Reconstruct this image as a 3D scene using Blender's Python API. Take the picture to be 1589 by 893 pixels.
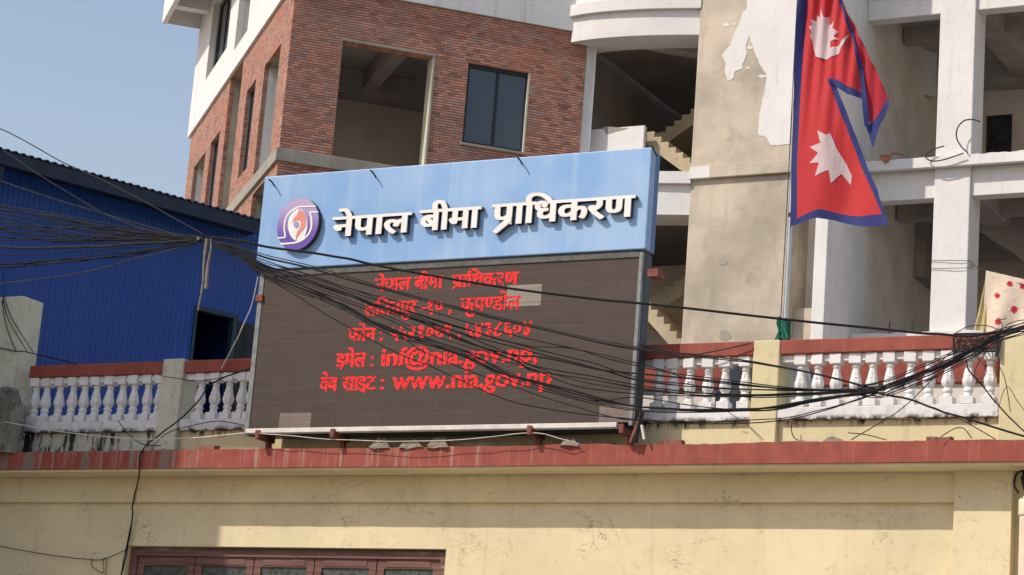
import bpy, bmesh, math, random
import numpy as np
from mathutils import Vector, Matrix, geometry, noise
for o in list(bpy.data.objects): bpy.data.objects.remove(o)
random.seed(7)
sc = bpy.context.scene
COL = sc.collection
R = math.radians

# ------------------------------------------------------------------ camera
FPX, CX, CY = 3661.1, 794.5, 446.5            # focal length and centre, in pixels of a 1589 px wide frame
PITCH, ROLL = R(13.405), R(4.4615)
CAM = np.array([0, 0, 1.6])
cp, sp = math.cos(PITCH), math.sin(PITCH)
r0 = np.array([1, 0, 0.]); u0 = np.array([0, -sp, cp]); FW = np.array([0, cp, sp])
cr, sr = math.cos(ROLL), math.sin(ROLL)
XA = cr*r0 + sr*u0; YA = -sr*r0 + cr*u0
cam = bpy.data.cameras.new('camera'); co = bpy.data.objects.new('camera', cam); COL.objects.link(co)
cam.sensor_width = 36; cam.lens = 36*FPX/1589; cam.clip_start = 0.5; cam.clip_end = 3000
co.matrix_world = Matrix(((XA[0], YA[0], -FW[0], CAM[0]), (XA[1], YA[1], -FW[1], CAM[1]), (XA[2], YA[2], -FW[2], CAM[2]), (0, 0, 0, 1)))
sc.camera = co

# ------------------------------------------------------------------ light
SUN = Vector((-1.18, -0.50, 1.30)).normalized()          # towards the sun
wd = bpy.data.worlds.new('World'); sc.world = wd; wd.use_nodes = True
nt = wd.node_tree; bg = nt.nodes['Background']
sky = nt.nodes.new('ShaderNodeTexSky'); sky.sky_type = 'NISHITA'; sky.sun_disc = False
sky.sun_elevation = math.asin(SUN.z); sky.sun_rotation = math.atan2(SUN.x, SUN.y)
sky.air_density = 1.85; sky.dust_density = 1.3; sky.ozone_density = 3.6; sky.altitude = 0
tint = nt.nodes.new('ShaderNodeMix'); tint.data_type = 'RGBA'; tint.blend_type = 'MULTIPLY'; tint.inputs[0].default_value = 1; tint.inputs[7].default_value = (1.13, .97, 1.0, 1)   # hue correction: turns the sky slightly less cyan
nt.links.new(sky.outputs[0], tint.inputs[6]); nt.links.new(tint.outputs[2], bg.inputs[0]); bg.inputs[1].default_value = 0.128
sl = bpy.data.lights.new('sun', 'SUN'); sl.energy = 3.35; sl.angle = R(0.55); sl.color = (1, 0.92, 0.82)
so = bpy.data.objects.new('sun', sl); COL.objects.link(so); so.rotation_euler = (-SUN).to_track_quat('-Z', 'Y').to_euler()
so.location = (-20, -10, 40)
vs = sc.view_settings; vs.view_transform = 'Standard'; vs.look = 'None'; vs.gamma = 1; vs.exposure = 0.2
try: sc.cycles.max_bounces = 8; sc.cycles.diffuse_bounces = 4
except Exception: pass

# ------------------------------------------------------------------ frames: local axes of each facade
def ray(px, py): return FW*FPX + (px-CX)*XA - (py-CY)*YA
class Frame:
    def __init__(s, yaw, px, py, depth):
        s.yaw = R(yaw); c, n = math.cos(s.yaw), math.sin(s.yaw)
        s.ex = np.array([c, n, 0]); s.ey = np.array([-n, c, 0])
        d = ray(px, py); p = CAM + d*(depth/d[1]); s.o = np.array([p[0], p[1], 0])
    def hy(s, px, py, y=0.):
        d = ray(px, py); t = (y-(CAM-s.o)@s.ey)/(d@s.ey); p = CAM+t*d-s.o; return float(p@s.ex), float(p[2])
    def hx(s, px, py, x=0.):
        d = ray(px, py); t = (x-(CAM-s.o)@s.ex)/(d@s.ex); p = CAM+t*d-s.o; return float(p@s.ey), float(p[2])
    def w(s, u, y, z): return s.o+u*s.ex+y*s.ey+np.array([0, 0, z])
    def loc(s, p): q = np.array(p)-s.o; return float(q@s.ex), float(q@s.ey), float(q[2])
    def hyP(s, pts, y): return [s.hy(a, b, y) for a, b in pts]
F = Frame(-28.6, 794, 705, 27)          # street front: terrace, sign, balustrade
B = Frame(16.65, 433, 232, 44)          # brick building
W = Frame(-28.4, 1089, 100, 44.5)       # white building
S = Frame(40, 0, 203, 31.5)             # blue shed
FR = {}

# ------------------------------------------------------------------ mesh builder
class MB:
    def __init__(s): s.v = []; s.f = []
    def add(s, vs_, fs):
        n = len(s.v); s.v += [tuple(map(float, p)) for p in vs_]; s.f += [tuple(i+n for i in f) for f in fs]; return s
    def box(s, x0, x1, y0, y1, z0, z1):
        v = [(x, y, z) for z in (z0, z1) for y in (y0, y1) for x in (x0, x1)]
        return s.add(v, [(0, 2, 3, 1), (4, 5, 7, 6), (0, 1, 5, 4), (2, 6, 7, 3), (0, 4, 6, 2), (1, 3, 7, 5)])
    def prism(s, pts, a0, a1, axis='y'):
        """polygon in the plane across `axis`, pushed from a0 to a1"""
        n = len(pts); mk = {'y': lambda p, a: (p[0], a, p[1]), 'x': lambda p, a: (a, p[0], p[1]), 'z': lambda p, a: (p[0], p[1], a)}[axis]
        v = [mk(p, a0) for p in pts]+[mk(p, a1) for p in pts]
        tri = [tuple(t) for t in geometry.tessellate_polygon([[Vector((p[0], p[1], 0)) for p in pts]])]
        fs = tri+[tuple(i+n for i in t[::-1]) for t in tri]
        fs += [(i, (i+1) % n, (i+1) % n+n, i+n) for i in range(n)]
        return s.add(v, fs)
    def wall(s, u0, u1, z0, z1, holes, y0, y1, axis='y'):
        us = sorted({u0, u1, *[h[0] for h in holes], *[h[1] for h in holes]}); zs = sorted({z0, z1, *[h[2] for h in holes], *[h[3] for h in holes]})
        us = [u for u in us if u0 <= u <= u1]; zs = [z for z in zs if z0 <= z <= z1]
        solid = lambda i, j: 0 <= i < len(us)-1 and 0 <= j < len(zs)-1 and not any(h[0] < (us[i]+us[i+1])/2 < h[1] and h[2] < (zs[j]+zs[j+1])/2 < h[3] for h in holes)
        P = (lambda u, y, z: (u, y, z)) if axis == 'y' else (lambda u, y, z: (y, u, z))
        for i in range(len(us)-1):
            for j in range(len(zs)-1):
                if not solid(i, j): continue
                a, b, c, d = us[i], us[i+1], zs[j], zs[j+1]
                q = lambda *p: s.add(p, [(0, 1, 2, 3)])
                q(P(a, y0, c), P(b, y0, c), P(b, y0, d), P(a, y0, d)); q(P(a, y1, c), P(a, y1, d), P(b, y1, d), P(b, y1, c))
                if not solid(i-1, j): q(P(a, y0, c), P(a, y0, d), P(a, y1, d), P(a, y1, c))
                if not solid(i+1, j): q(P(b, y0, c), P(b, y1, c), P(b, y1, d), P(b, y0, d))
                if not solid(i, j-1): q(P(a, y0, c), P(a, y1, c), P(b, y1, c), P(b, y0, c))
                if not solid(i, j+1): q(P(a, y0, d), P(b, y0, d), P(b, y1, d), P(a, y1, d))
        return s
    def tube(s, pts, r, n=7, smooth=6, taper=None):
        p = spline(pts, smooth) if smooth > 1 else [Vector(q) for q in pts]
        up = Vector((0.13, 0.2, 1)); base = len(s.v); m = len(p)
        for i in range(m):
            t = (p[min(i+1, m-1)]-p[max(i-1, 0)]).normalized()
            a = t.cross(up if abs(t.dot(up.normalized())) < .97 else Vector((1, 0, 0))).normalized(); b = t.cross(a)
            rr = r if taper is None else r*taper(i/(m-1))
            for k in range(n):
                w = 2*math.pi*k/n; q = p[i]+a*math.cos(w)*rr+b*math.sin(w)*rr; s.v.append(tuple(q))
        for i in range(m-1):
            for k in range(n):
                k2 = (k+1) % n; s.f.append((base+i*n+k, base+i*n+k2, base+(i+1)*n+k2, base+(i+1)*n+k))
        s.f.append(tuple(base+k for k in range(n))[::-1]); s.f.append(tuple(base+(m-1)*n+k for k in range(n)))
        return s
    def lathe(s, prof, c=(0, 0, 0), n=20, flute=None):
        base = len(s.v); m = len(prof)
        for i, (r, z) in enumerate(prof):
            for k in range(n):
                w = 2*math.pi*k/n; rr = r*(1+(flute(z)*math.cos(8*w) if flute else 0))
                s.v.append((c[0]+rr*math.cos(w), c[1]+rr*math.sin(w), c[2]+z))
        for i in range(m-1):
            for k in range(n):
                k2 = (k+1) % n; s.f.append((base+i*n+k, base+i*n+k2, base+(i+1)*n+k2, base+(i+1)*n+k))
        s.f.append(tuple(base+k for k in range(n))[::-1]); s.f.append(tuple(base+(m-1)*n+k for k in range(n)))
        return s
    def build(s, name, mat, parent=None, frame=None, org=None, bevel=0, smooth=False, merge=True):
        bm = bmesh.new(); o3 = Vector((0, 0, 0))
        if parent is not None: frame, org = FR[parent]
        if frame is None: frame = F
        vs_ = s.v
        if org is None:
            a = np.array(vs_); org = ((a[:, 0].min()+a[:, 0].max())/2, (a[:, 1].min()+a[:, 1].max())/2, a[:, 2].min())
        bv = [bm.verts.new((x-org[0], y-org[1], z-org[2])) for x, y, z in vs_]
        for f in s.f:
            try: bm.faces.new([bv[i] for i in f])
            except ValueError: pass
        if merge: bmesh.ops.remove_doubles(bm, verts=bm.verts, dist=1e-5)
        bmesh.ops.recalc_face_normals(bm, faces=bm.faces)
        me = bpy.data.meshes.new(name); bm.to_mesh(me); bm.free()
        if smooth:
            me.shade_smooth()
            try: me.set_sharp_from_angle(angle=R(50))
            except Exception: pass
        me.materials.append(mat)
        ob = bpy.data.objects.new(name, me); COL.objects.link(ob)
        if parent is not None: ob.parent = parent; FR[ob] = FR[parent]
        else: place(ob, frame, org)
        if bevel:
            md = ob.modifiers.new('Bevel', 'BEVEL'); md.width = bevel; md.segments = 2; md.limit_method = 'ANGLE'; md.angle_limit = R(40)
        return ob
def place(ob, frame, org):
    ob.location = frame.w(*org); ob.rotation_euler = (0, 0, frame.yaw); FR[ob] = (frame, tuple(org))
def spline(pts, k):
    P = [Vector(p) for p in pts]
    if len(P) < 3: return [P[0].lerp(P[1], i/k) for i in range(k+1)]
    out = []
    for i in range(len(P)-1):
        a = P[i-1] if i else P[0]*2-P[1]; b, c = P[i], P[i+1]; d = P[i+2] if i+2 < len(P) else P[-1]*2-P[-2]
        for j in range(k):
            t = j/k; out.append(.5*((2*b)+(c-a)*t+(2*a-5*b+4*c-d)*t*t+(3*b-a-3*c+d)*t**3))
    out.append(P[-1]); return out
def tag(o, label, cat, group=None, kind=None):
    o['label'] = label; o['category'] = cat
    if group: o['group'] = group
    if kind: o['kind'] = kind
    return o
def thing(name, label, cat, frame, org, group=None):
    o = bpy.data.objects.new(name, None); COL.objects.link(o); o.empty_display_size = .3
    place(o, frame, org); return tag(o, label, cat, group)
def copy_tree(o, parent=None):
    c = o.copy(); COL.objects.link(c)
    if parent is not None: c.parent = parent
    FR[c] = FR[o]
    for ch in list(o.children): copy_tree(ch, c)
    return c

# ------------------------------------------------------------------ materials
class NT:
    def __init__(s, name, rough=.8):
        s.m = bpy.data.materials.new(name); s.m.use_nodes = True; s.t = s.m.node_tree; s.b = s.t.nodes['Principled BSDF']
        s.b.inputs['Roughness'].default_value = rough; s.b.inputs['Specular IOR Level'].default_value = .3
        s.tc = s.n('TexCoord')
    def n(s, k, **kw):
        x = s.t.nodes.new('ShaderNode'+k)
        for a, v in kw.items(): setattr(x, a, v)
        return x
    def L(s, a, b): s.t.links.new(a, b)
    def set(s, sock, v):
        if isinstance(v, bpy.types.NodeSocket): s.L(v, sock)
        else: sock.default_value = v
    def pos(s, scale=(1, 1, 1), rot=(0, 0, 0), loc=(0, 0, 0)):
        m = s.n('Mapping'); s.L(s.tc.outputs['Object'], m.inputs[0]); m.inputs['Scale'].default_value = scale; m.inputs['Rotation'].default_value = rot; m.inputs['Location'].default_value = loc
        return m.outputs[0]
    def noise(s, scale, detail=6, rough=.6, vec=None, dist=0):
        x = s.n('TexNoise'); x.inputs['Scale'].default_value = scale; x.inputs['Detail'].default_value = detail; x.inputs['Roughness'].default_value = rough; x.inputs['Distortion'].default_value = dist
        s.L(vec if vec is not None else s.tc.outputs['Object'], x.inputs['Vector']); return x.outputs[0]
    def ramp(s, f, a, b, lo=0., hi=1.):
        x = s.n('MapRange'); x.interpolation_type = 'SMOOTHSTEP'; s.set(x.inputs[0], f)
        for i, v in zip((1, 2, 3, 4), (a, b, lo, hi)): x.inputs[i].default_value = v
        return x.outputs[0]
    def math(s, op, a, b=0.):
        x = s.n('Math', operation=op); s.set(x.inputs[0], a); s.set(x.inputs[1], b); return x.outputs[0]
    def mix(s, f, a, b, mode='MIX'):
        x = s.n('Mix', data_type='RGBA', blend_type=mode); s.set(x.inputs[0], f)
        s.set(x.inputs[6], a if isinstance(a, bpy.types.NodeSocket) else (*a, 1)); s.set(x.inputs[7], b if isinstance(b, bpy.types.NodeSocket) else (*b, 1)); return x.outputs[2]
    def axis(s, i, src='Object'):
        x = s.n('SeparateXYZ'); s.L(s.tc.outputs[src], x.inputs[0]); return x.outputs[i]
    def bump(s, h, strength=.3, dist=.01):
        x = s.n('Bump'); x.inputs['Strength'].default_value = strength; x.inputs['Distance'].default_value = dist; s.L(h, x.inputs['Height']); s.L(x.outputs[0], s.b.inputs['Normal']); return x
    def out(s, col): s.set(s.b.inputs['Base Color'], col if isinstance(col, bpy.types.NodeSocket) else (*col, 1)); return s.m
def plain(name, col, rough=.6, metal=0., var=.12, scale=6.):
    k = NT(name, rough); k.b.inputs['Metallic'].default_value = metal
    n = k.noise(scale); k.bump(n, .1, .004)
    return k.out(k.mix(k.ramp(n, .3, .7), [c*(1-var) for c in col], [min(1, c*(1+var)) for c in col]))
def plaster(name, col, stain=(.2, .17, .12), amount=.4, streak=.35, cracks=0., grime=None, foot=None, patchy=.12, rough=.85, bump=.35, big=1.1, fine=9.):
    k = NT(name, rough)
    n1 = k.noise(big, 5); n2 = k.noise(fine, 8, .65); n3 = k.noise(70, 3)
    c = k.mix(k.ramp(n1, .32, .68), [x*(1-patchy) for x in col], [min(.9, x*(1+patchy*.7)) for x in col])
    c = k.mix(k.math('MULTIPLY', k.ramp(n2, .5, .78), amount), c, stain)
    st = k.noise(1, 5, .6, k.pos((7, 7, .55)))
    c = k.mix(k.math('MULTIPLY', k.ramp(st, .52, .8), streak), c, [x*.75 for x in stain])
    h = k.math('ADD', k.math('MULTIPLY', n2, .8), k.math('MULTIPLY', n3, .25))
    if cracks:
        v = k.n('TexVoronoi', feature='DISTANCE_TO_EDGE'); v.inputs['Scale'].default_value = 1.15
        w = k.n('VectorMath', operation='ADD'); nz = k.n('TexNoise'); nz.inputs['Scale'].default_value = 3; nz.inputs['Detail'].default_value = 6
        k.L(k.tc.outputs['Object'], nz.inputs['Vector']); sc_ = k.n('VectorMath', operation='SCALE'); sc_.inputs['Scale'].default_value = .9
        k.L(nz.outputs[1], sc_.inputs[0]); k.L(k.tc.outputs['Object'], w.inputs[0]); k.L(sc_.outputs[0], w.inputs[1]); k.L(w.outputs[0], v.inputs['Vector'])
        line = k.math('MULTIPLY', k.ramp(v.outputs[0], .001, .006, .8, 0), k.ramp(k.noise(1.7, 3), .53, .62))
        rn = k.math('ABSOLUTE', k.math('SUBTRACT', k.noise(1, 7, .62, k.pos((1.6, 1.6, 3.6), (0, .5, 0), (7, 3, 1))), .5))
        l2 = k.math('MULTIPLY', k.ramp(rn, .0012, .005, .55, 0), k.ramp(k.noise(2.2, 4, .6, k.pos(loc=(3, 1, 2))), .52, .60))
        spots = k.ramp(k.noise(26, 3, .5, k.pos((1, 1, .6))), .70, .76)
        line = k.math('MAXIMUM', k.math('MAXIMUM', line, l2), k.math('MULTIPLY', spots, .6))
        c = k.mix(k.math('MULTIPLY', line, cracks), c, (.1, .075, .045)); h = k.math('SUBTRACT', h, k.math('MULTIPLY', line, .8))
    if grime:                                   # moss and soot along a horizontal line at height grime[0], of height grime[1]
        z = k.axis(2); g = k.math('MULTIPLY', k.ramp(z, grime[0]-grime[1], grime[0], 0 if grime[1] > 0 else 1, 1 if grime[1] > 0 else 0), k.ramp(k.noise(1, 6, .7, k.pos((9, 9, 2.2))), .47, .62))
        g = k.math('MULTIPLY', g, k.ramp(k.noise(1.0, 4), .32, .52))
        if len(grime) > 3: g = k.math('MULTIPLY', g, k.ramp(k.axis(0), grime[3], grime[4], 1.6, .35))
        c = k.mix(k.math('MULTIPLY', g, grime[2]), c, (.035, .035, .03))
    if foot:                                    # black moss creeping up from a lower edge
        g = k.math('MULTIPLY', k.ramp(k.axis(2), foot[0], foot[0]+foot[1], 1, 0), k.ramp(k.noise(1, 6, .7, k.pos((6, 6, 5))), .44, .56))
        c = k.mix(k.math('MULTIPLY', g, foot[2]), c, (.05, .045, .035))
    k.bump(h, bump, .012)
    return k.out(c)
def brick(name, plane, c1, c2, mortar, pale=.4, bw=.150, bh=.0555):
    k = NT(name, .9); s3 = k.n('SeparateXYZ'); k.L(k.tc.outputs['Object'], s3.inputs[0])
    nz = k.n('TexNoise'); nz.inputs['Scale'].default_value = 6; nz.inputs['Detail'].default_value = 3; k.L(k.tc.outputs['Object'], nz.inputs['Vector'])
    nc = k.n('SeparateColor'); k.L(nz.outputs[1], nc.inputs[0])
    x = k.math('ADD', s3.outputs[0 if plane == 'x' else 1], k.math('MULTIPLY', nc.outputs[0], .03)); z = k.math('ADD', s3.outputs[2], k.math('MULTIPLY', nc.outputs[1], .016))
    zr = k.math('DIVIDE', z, bh); row = k.math('FLOOR', zr); fz = k.math('FRACT', zr)
    rw = k.n('TexWhiteNoise', noise_dimensions='1D'); k.L(row, rw.inputs['W'])
    xc = k.math('ADD', k.math('DIVIDE', x, bw), k.math('ADD', k.math('MULTIPLY', k.math('MODULO', row, 2.), .5), k.math('MULTIPLY', rw.outputs[0], .35)))
    col = k.math('FLOOR', xc); fx = k.math('FRACT', xc)
    cb = k.n('CombineXYZ'); k.L(col, cb.inputs[0]); k.L(row, cb.inputs[1]); v = k.n('TexWhiteNoise', noise_dimensions='2D'); k.L(cb.outputs[0], v.inputs[0]); rnd = v.outputs[0]
    vc = k.n('SeparateColor'); k.L(v.outputs[1], vc.inputs[0]); r2 = vc.outputs[1]
    head = k.math('GREATER_THAN', r2, .72)      # some bricks show their header: split in two
    jx = k.math('MINIMUM', fx, k.math('SUBTRACT', 1., fx)); jh = k.math('ADD', k.math('ABSOLUTE', k.math('SUBTRACT', fx, .5)), k.math('MULTIPLY', k.math('SUBTRACT', 1., head), 9.))
    jx = k.math('MULTIPLY', k.math('MINIMUM', jx, jh), bw); jz = k.math('MULTIPLY', k.math('MINIMUM', fz, k.math('SUBTRACT', 1., fz)), bh)
    joint = k.math('MAXIMUM', k.ramp(jx, .002, .0055, .75, 0), k.ramp(jz, .0035, .0085, 1, 0))
    n = k.noise(2.4, 6, .7); n2 = k.noise(.5, 4); n3 = k.noise(30, 4)
    c = k.mix(k.ramp(rnd, .1, .9), c1, c2)
    c = k.mix(k.math('MULTIPLY', k.ramp(r2, .80, .95), pale), c, (.46, .34, .29))
    c = k.mix(k.math('MULTIPLY', k.ramp(vc.outputs[2], .15, .05), .5), c, (.13, .055, .045))
    c = k.mix(k.math('MULTIPLY', k.ramp(n, .5, .72), pale*.8), c, (.44, .36, .31))
    c = k.mix(k.math('MULTIPLY', k.ramp(n2, .5, .66), .55), c, (.50, .14, .075))
    c = k.mix(k.math('MULTIPLY', k.ramp(k.noise(.4, 3, .5, k.pos(loc=(5, 2, 1))), .5, .66), .45), c, (.31, .205, .16))
    c = k.mix(k.math('MULTIPLY', k.ramp(n3, .5, .75), .25), c, (.16, .07, .055))
    c = k.mix(joint, c, mortar)  # shade of the raked joints is put into the dark mortar colour
    h = k.math('SUBTRACT', k.math('ADD', k.math('MULTIPLY', n3, .2), k.math('MULTIPLY', rnd, .35)), k.math('MULTIPLY', joint, 1.2))
    k.bump(h, .8, .016)
    return k.out(c)
def glass(name, col=(.03, .04, .05), rough=.06):
    k = NT(name, rough); k.b.inputs['Specular IOR Level'].default_value = .8; k.bump(k.noise(2.5, 2), .05, .01); return k.out(col)

YEL = (.72, .615, .39)
M = {}
M['yellow'] = plaster('yellow_limewash', YEL, (.45, .36, .2), .35, .24, cracks=.8, patchy=.07, bump=.45)
M['yellow2'] = plaster('yellow_pier_paint', (.66, .57, .34), (.36, .31, .2), .35, .25, cracks=.25, patchy=.08)
M['yellow3'] = plaster('yellow_parapet_paint', (.66, .57, .34), (.36, .31, .2), .4, .3, grime=(.35, .13, 1.5), patchy=.08)
M['pale'] = plaster('pale_weathered_paint', (.62, .60, .46), (.16, .15, .11), .55, .5)
M['pale_grimy'] = plaster('sooty_weathered_paint', (.58, .56, .44), (.10, .095, .08), .6, .6, grime=(.30, .6, 2.8, -1.0, .9))
M['pale_sooty'] = plaster('sooty_pier_paint', (.62, .60, .46), (.16, .15, .11), .5, .45, foot=(.1, 1.1, 1.2))
M['white_kerb'] = plaster('white_kerb_paint', (.72, .70, .68), (.25, .24, .2), .45, .5, foot=(.34, .06, 1.))
M['white'] = plaster('white_wall_paint', (.74, .72, .69), (.48, .44, .38), .3, .32, patchy=.05, bump=.15)
M['white_b'] = plaster('white_baluster_paint', (.74, .72, .69), (.3, .27, .23), .3, .2, patchy=.04, bump=.25)
M['plaster'] = plaster('grey_cement_render', (.52, .45, .35), (.29, .255, .205), .7, .35, patchy=.26, big=.75, fine=1.7, bump=.6)
M['concrete'] = plaster('raw_concrete', (.34, .315, .26), (.18, .165, .13), .5, .35, patchy=.16)
M['greyblue'] = plaster('pale_grey_shade_paint', (.68, .69, .67), (.36, .37, .36), .3, .5, patchy=.06, bump=.12)
M['interior'] = plaster('interior_beige_render', (.72, .65, .575), (.5, .45, .39), .3, .15, patchy=.12)
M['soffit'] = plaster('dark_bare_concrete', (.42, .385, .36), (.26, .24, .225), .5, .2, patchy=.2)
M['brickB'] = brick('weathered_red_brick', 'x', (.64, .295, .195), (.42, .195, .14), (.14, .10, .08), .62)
M['brickA'] = brick('side_red_brick', 'y', (.52, .245, .165), (.36, .17, .12), (.24, .175, .14), .65)  # side wall's own brick tone, with paler joints
def red_paint(name, col, wear):
    k = NT(name, .75); n = k.noise(5, 7, .65)
    c = k.mix(k.ramp(n, .3, .7), [x*.82 for x in col], [x*1.12 for x in col])
    st = k.noise(1, 5, .62, k.pos((17, 17, .7))); x = k.axis(0)
    amt = k.ramp(x, -1.5, 1.2, .9, .16) if wear else .10
    c = k.mix(k.math('MULTIPLY', k.ramp(st, .5, .68), k.math('MULTIPLY', amt, .65)), c, (.45, .33, .26))
    if wear:
        g = k.math('MULTIPLY', k.ramp(x, -4.2, -5.2), k.ramp(k.noise(1, 5, .6, k.pos((4, 4, .8), loc=(2, 0, 0))), .5, .6)); c = k.mix(k.math('MULTIPLY', g, .8), c, (.2, .19, .16))
    c = k.mix(k.ramp(k.noise(18, 5), .66, .76), c, (.22, .14, .1))
    k.bump(n, .25, .008); return k.out(c)
M['band'] = red_paint('worn_red_band_paint', (.30, .072, .050), True)
M['rail'] = red_paint('red_rail_paint', (.28, .068, .047), False)
M['wood'] = None
def wood():
    k = NT('weathered_brown_wood', .7); g = k.noise(1, 8, .65, k.pos((1.2, 1.2, 26), (0, 0, 0)))
    n = k.noise(2.4, 5)
    c = k.mix(k.ramp(g, .3, .7), (.10, .048, .040), (.22, .112, .090))
    c = k.mix(k.math('MULTIPLY', k.ramp(k.noise(1, 7, .7, k.pos((2.2, 2.2, 22))), .55, .7), k.ramp(n, .45, .65)), c, (.40, .30, .22))
    k.bump(g, .3, .006); return k.out(c)
M['wood'] = wood()
M['glass'] = glass('dark_window_glass'); M['glassg'] = glass('tinted_window_glass', (.05, .065, .08), .12)
M['glass_d'] = plain('dusty_pane', (.06, .07, .062), .35, 0, .5, 14)
M['dframe'] = plain('dark_aluminium_frame', (.022, .026, .032), .4)
M['rust'] = plain('red_oxide_steel', (.20, .065, .045), .7, 0, .3, 20)
M['post'] = plain('dull_steel_post', (.20, .205, .20), .5, .3, .2, 9)
M['post_d'] = plain('dark_frame_steel', (.105, .10, .095), .55, .2, .25, 9)
M['whitebar'] = plain('grubby_white_steel', (.66, .62, .57), .55, 0, .14, 6)
M['black'] = plain('black_cable_sheath', (.009, .009, .0095), .75, 0, .3, 30)
M['greycable'] = plain('grey_cable_sheath', (.04, .038, .037), .8, 0, .3, 30)
M['chrome'] = plain('stainless_tube', (.55, .53, .5), .28, .9, .1, 5)
M['black2'] = plain('dusty_black_sheath', (.016, .015, .0145), .85, 0, .3, 20); M['black3'] = plain('faded_grey_sheath', (.026, .0245, .024), .85, 0, .3, 20)
M['rope'] = plain('frayed_pale_rope', (.20, .175, .145), .95, 0, .3, 40)
M['green'] = plain('green_rope', (.02, .14, .085), .9, 0, .45, 30)
M['dish'] = plain('weathered_grey_dish', (.24, .25, .27), .5, .2, .25, 8)
M['cream_pipe'] = plain('cream_plastic_pipe', (.68, .58, .44), .45, 0, .08, 4)
M['redbrick1'] = plain('loose_brick', (.20, .085, .06), .95, 0, .4, 14)
M['mortar'] = plaster('crumbled_mortar', (.25, .215, .165), (.10, .085, .065), .7, .2, patchy=.3, bump=1., fine=16)
M['iron'] = plain('dark_wrought_iron', (.03, .028, .026), .6)
M['moss'] = plaster('mossy_old_concrete', (.20, .19, .15), (.035, .035, .03), .95, .7, patchy=.4, bump=1., fine=7)

# ------------------------------------------------------------------ ground and street (below the frame, they bounce light up)
g = MB().box(-900, 900, -900, 900, -.3, 0)
k = NT('dusty_ground', .95); k.bump(k.noise(.8), .3, .05); gm = k.out(k.mix(k.noise(.25, 6), (.27, .23, .18), (.36, .32, .26)))
class World0:                                   # plain world axes
    yaw = 0.
    def w(s, *p): return np.array(p)
W0 = World0()
o = g.build('ground', gm, None, W0, (0, 0, 0)); tag(o, 'dusty ground of the town', 'ground', kind='structure')
k = NT('asphalt', .9); k.bump(k.noise(40), .3, .01); am = k.out(k.mix(k.noise(1.2, 7), (.055, .052, .05), (.10, .095, .088)))
o = MB().box(-90, 90, -16, -6.5, -.1, .004).build('road', am, None, F, (0, 0, 0)); tag(o, 'grey asphalt street before the yellow building', 'road', kind='structure')
k = NT('pavement_slabs', .9); bt = k.n('TexBrick'); bt.offset = 0; bt.inputs['Scale'].default_value = 1; bt.inputs['Brick Width'].default_value = .6; bt.inputs['Row Height'].default_value = .6; bt.inputs['Mortar Size'].default_value = .008
for i, c in (('Color1', (.36, .32, .26)), ('Color2', (.30, .265, .215)), ('Mortar', (.12, .1, .08))): bt.inputs[i].default_value = (*c, 1)
k.L(k.pos(), bt.inputs['Vector']); pm = k.out(bt.outputs[0])
o = MB().box(-90, 90, -6.5, .5, -.1, .14).build('pavement', pm, None, F, (0, 0, 0)); tag(o, 'raised slab pavement along the yellow building', 'pavement', kind='structure')

# neighbour across the left edge of the frame: its flank and roof slab shade the left end of the terrace
nb = thing('neighbour_building', 'plain cream building outside the left edge shading the terrace end', 'building', F, (-15, -5, 0))
MB().wall(-20, -9.15, 0, 16.2, [(-19+i*2.4, -17.6+i*2.4, 1+3.4*j, 2.6+3.4*j) for i in range(4) for j in range(4)], -5.6, -5).build('wall', M['yellow2'], nb)
MB().box(-20.2, -8.05, -5.2, -4.9, 13.46, 14.2).build('roof_slab', M['concrete'], nb)
MB().box(-19.9, -9.3, -5.0, -4.8, .2, 16).build('rear_wall', M['concrete'], nb)

# ================================================================== front yellow building
zt, zb = 6.157, 5.925
yb = thing('yellow_building', 'old yellow plastered building with red cornice band and brown wooden window', 'building', F, (0, 3, 0))
WX0, WX1, WZ = -5.72, -1.05, 5.02
MB().wall(-14, 12, .14, zb, [(WX0, WX1, 3.2, WZ)], .50, .80).build('wall', M['yellow'], yb)
MB().box(-14, 5.17, .425, .497, 5.57, zb-.003).build('beam', M['yellow'], yb, bevel=.008)
MB().box(5.172, 5.80, .36, .497, .14, zb-.003).build('pilaster', M['yellow'], yb, bevel=.008)
bandm = MB()
N = 260
for i in range(N+1):                            # front lip with an uneven, broken top edge
    u = -10+i*20/N
    top = zt+.02*noise.noise((u*.7, 1, 0))+.012*noise.noise((u*4, 3, 0))-.03*max(0, noise.noise((u*2.3, 7, 1))-.25)
    bot = zb+.010*noise.noise((u*.5, 9, 0))
    bandm.v += [(u, 0+.004*noise.noise((u*3, 0, 5)), bot), (u, .004*noise.noise((u*3, 2, 5)), top), (u, .38, top-.01), (u, .38, bot)]
for i in range(N):
    a = i*4
    for q in range(4): bandm.f.append((a+q, a+(q+1) % 4, a+4+(q+1) % 4, a+4+q))
bandm.f += [(0, 1, 2, 3), (N*4+3, N*4+2, N*4+1, N*4)]
bandm.build('cornice', M['band'], yb)
MB().box(-10, 10, .03, .4, zb-.03, zb-.0).build('soffit', M['yellow'], yb)
MB().box(-10, 10, .383, 7, zb, zt-.03).build('roof_slab', M['concrete'], yb)
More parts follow.
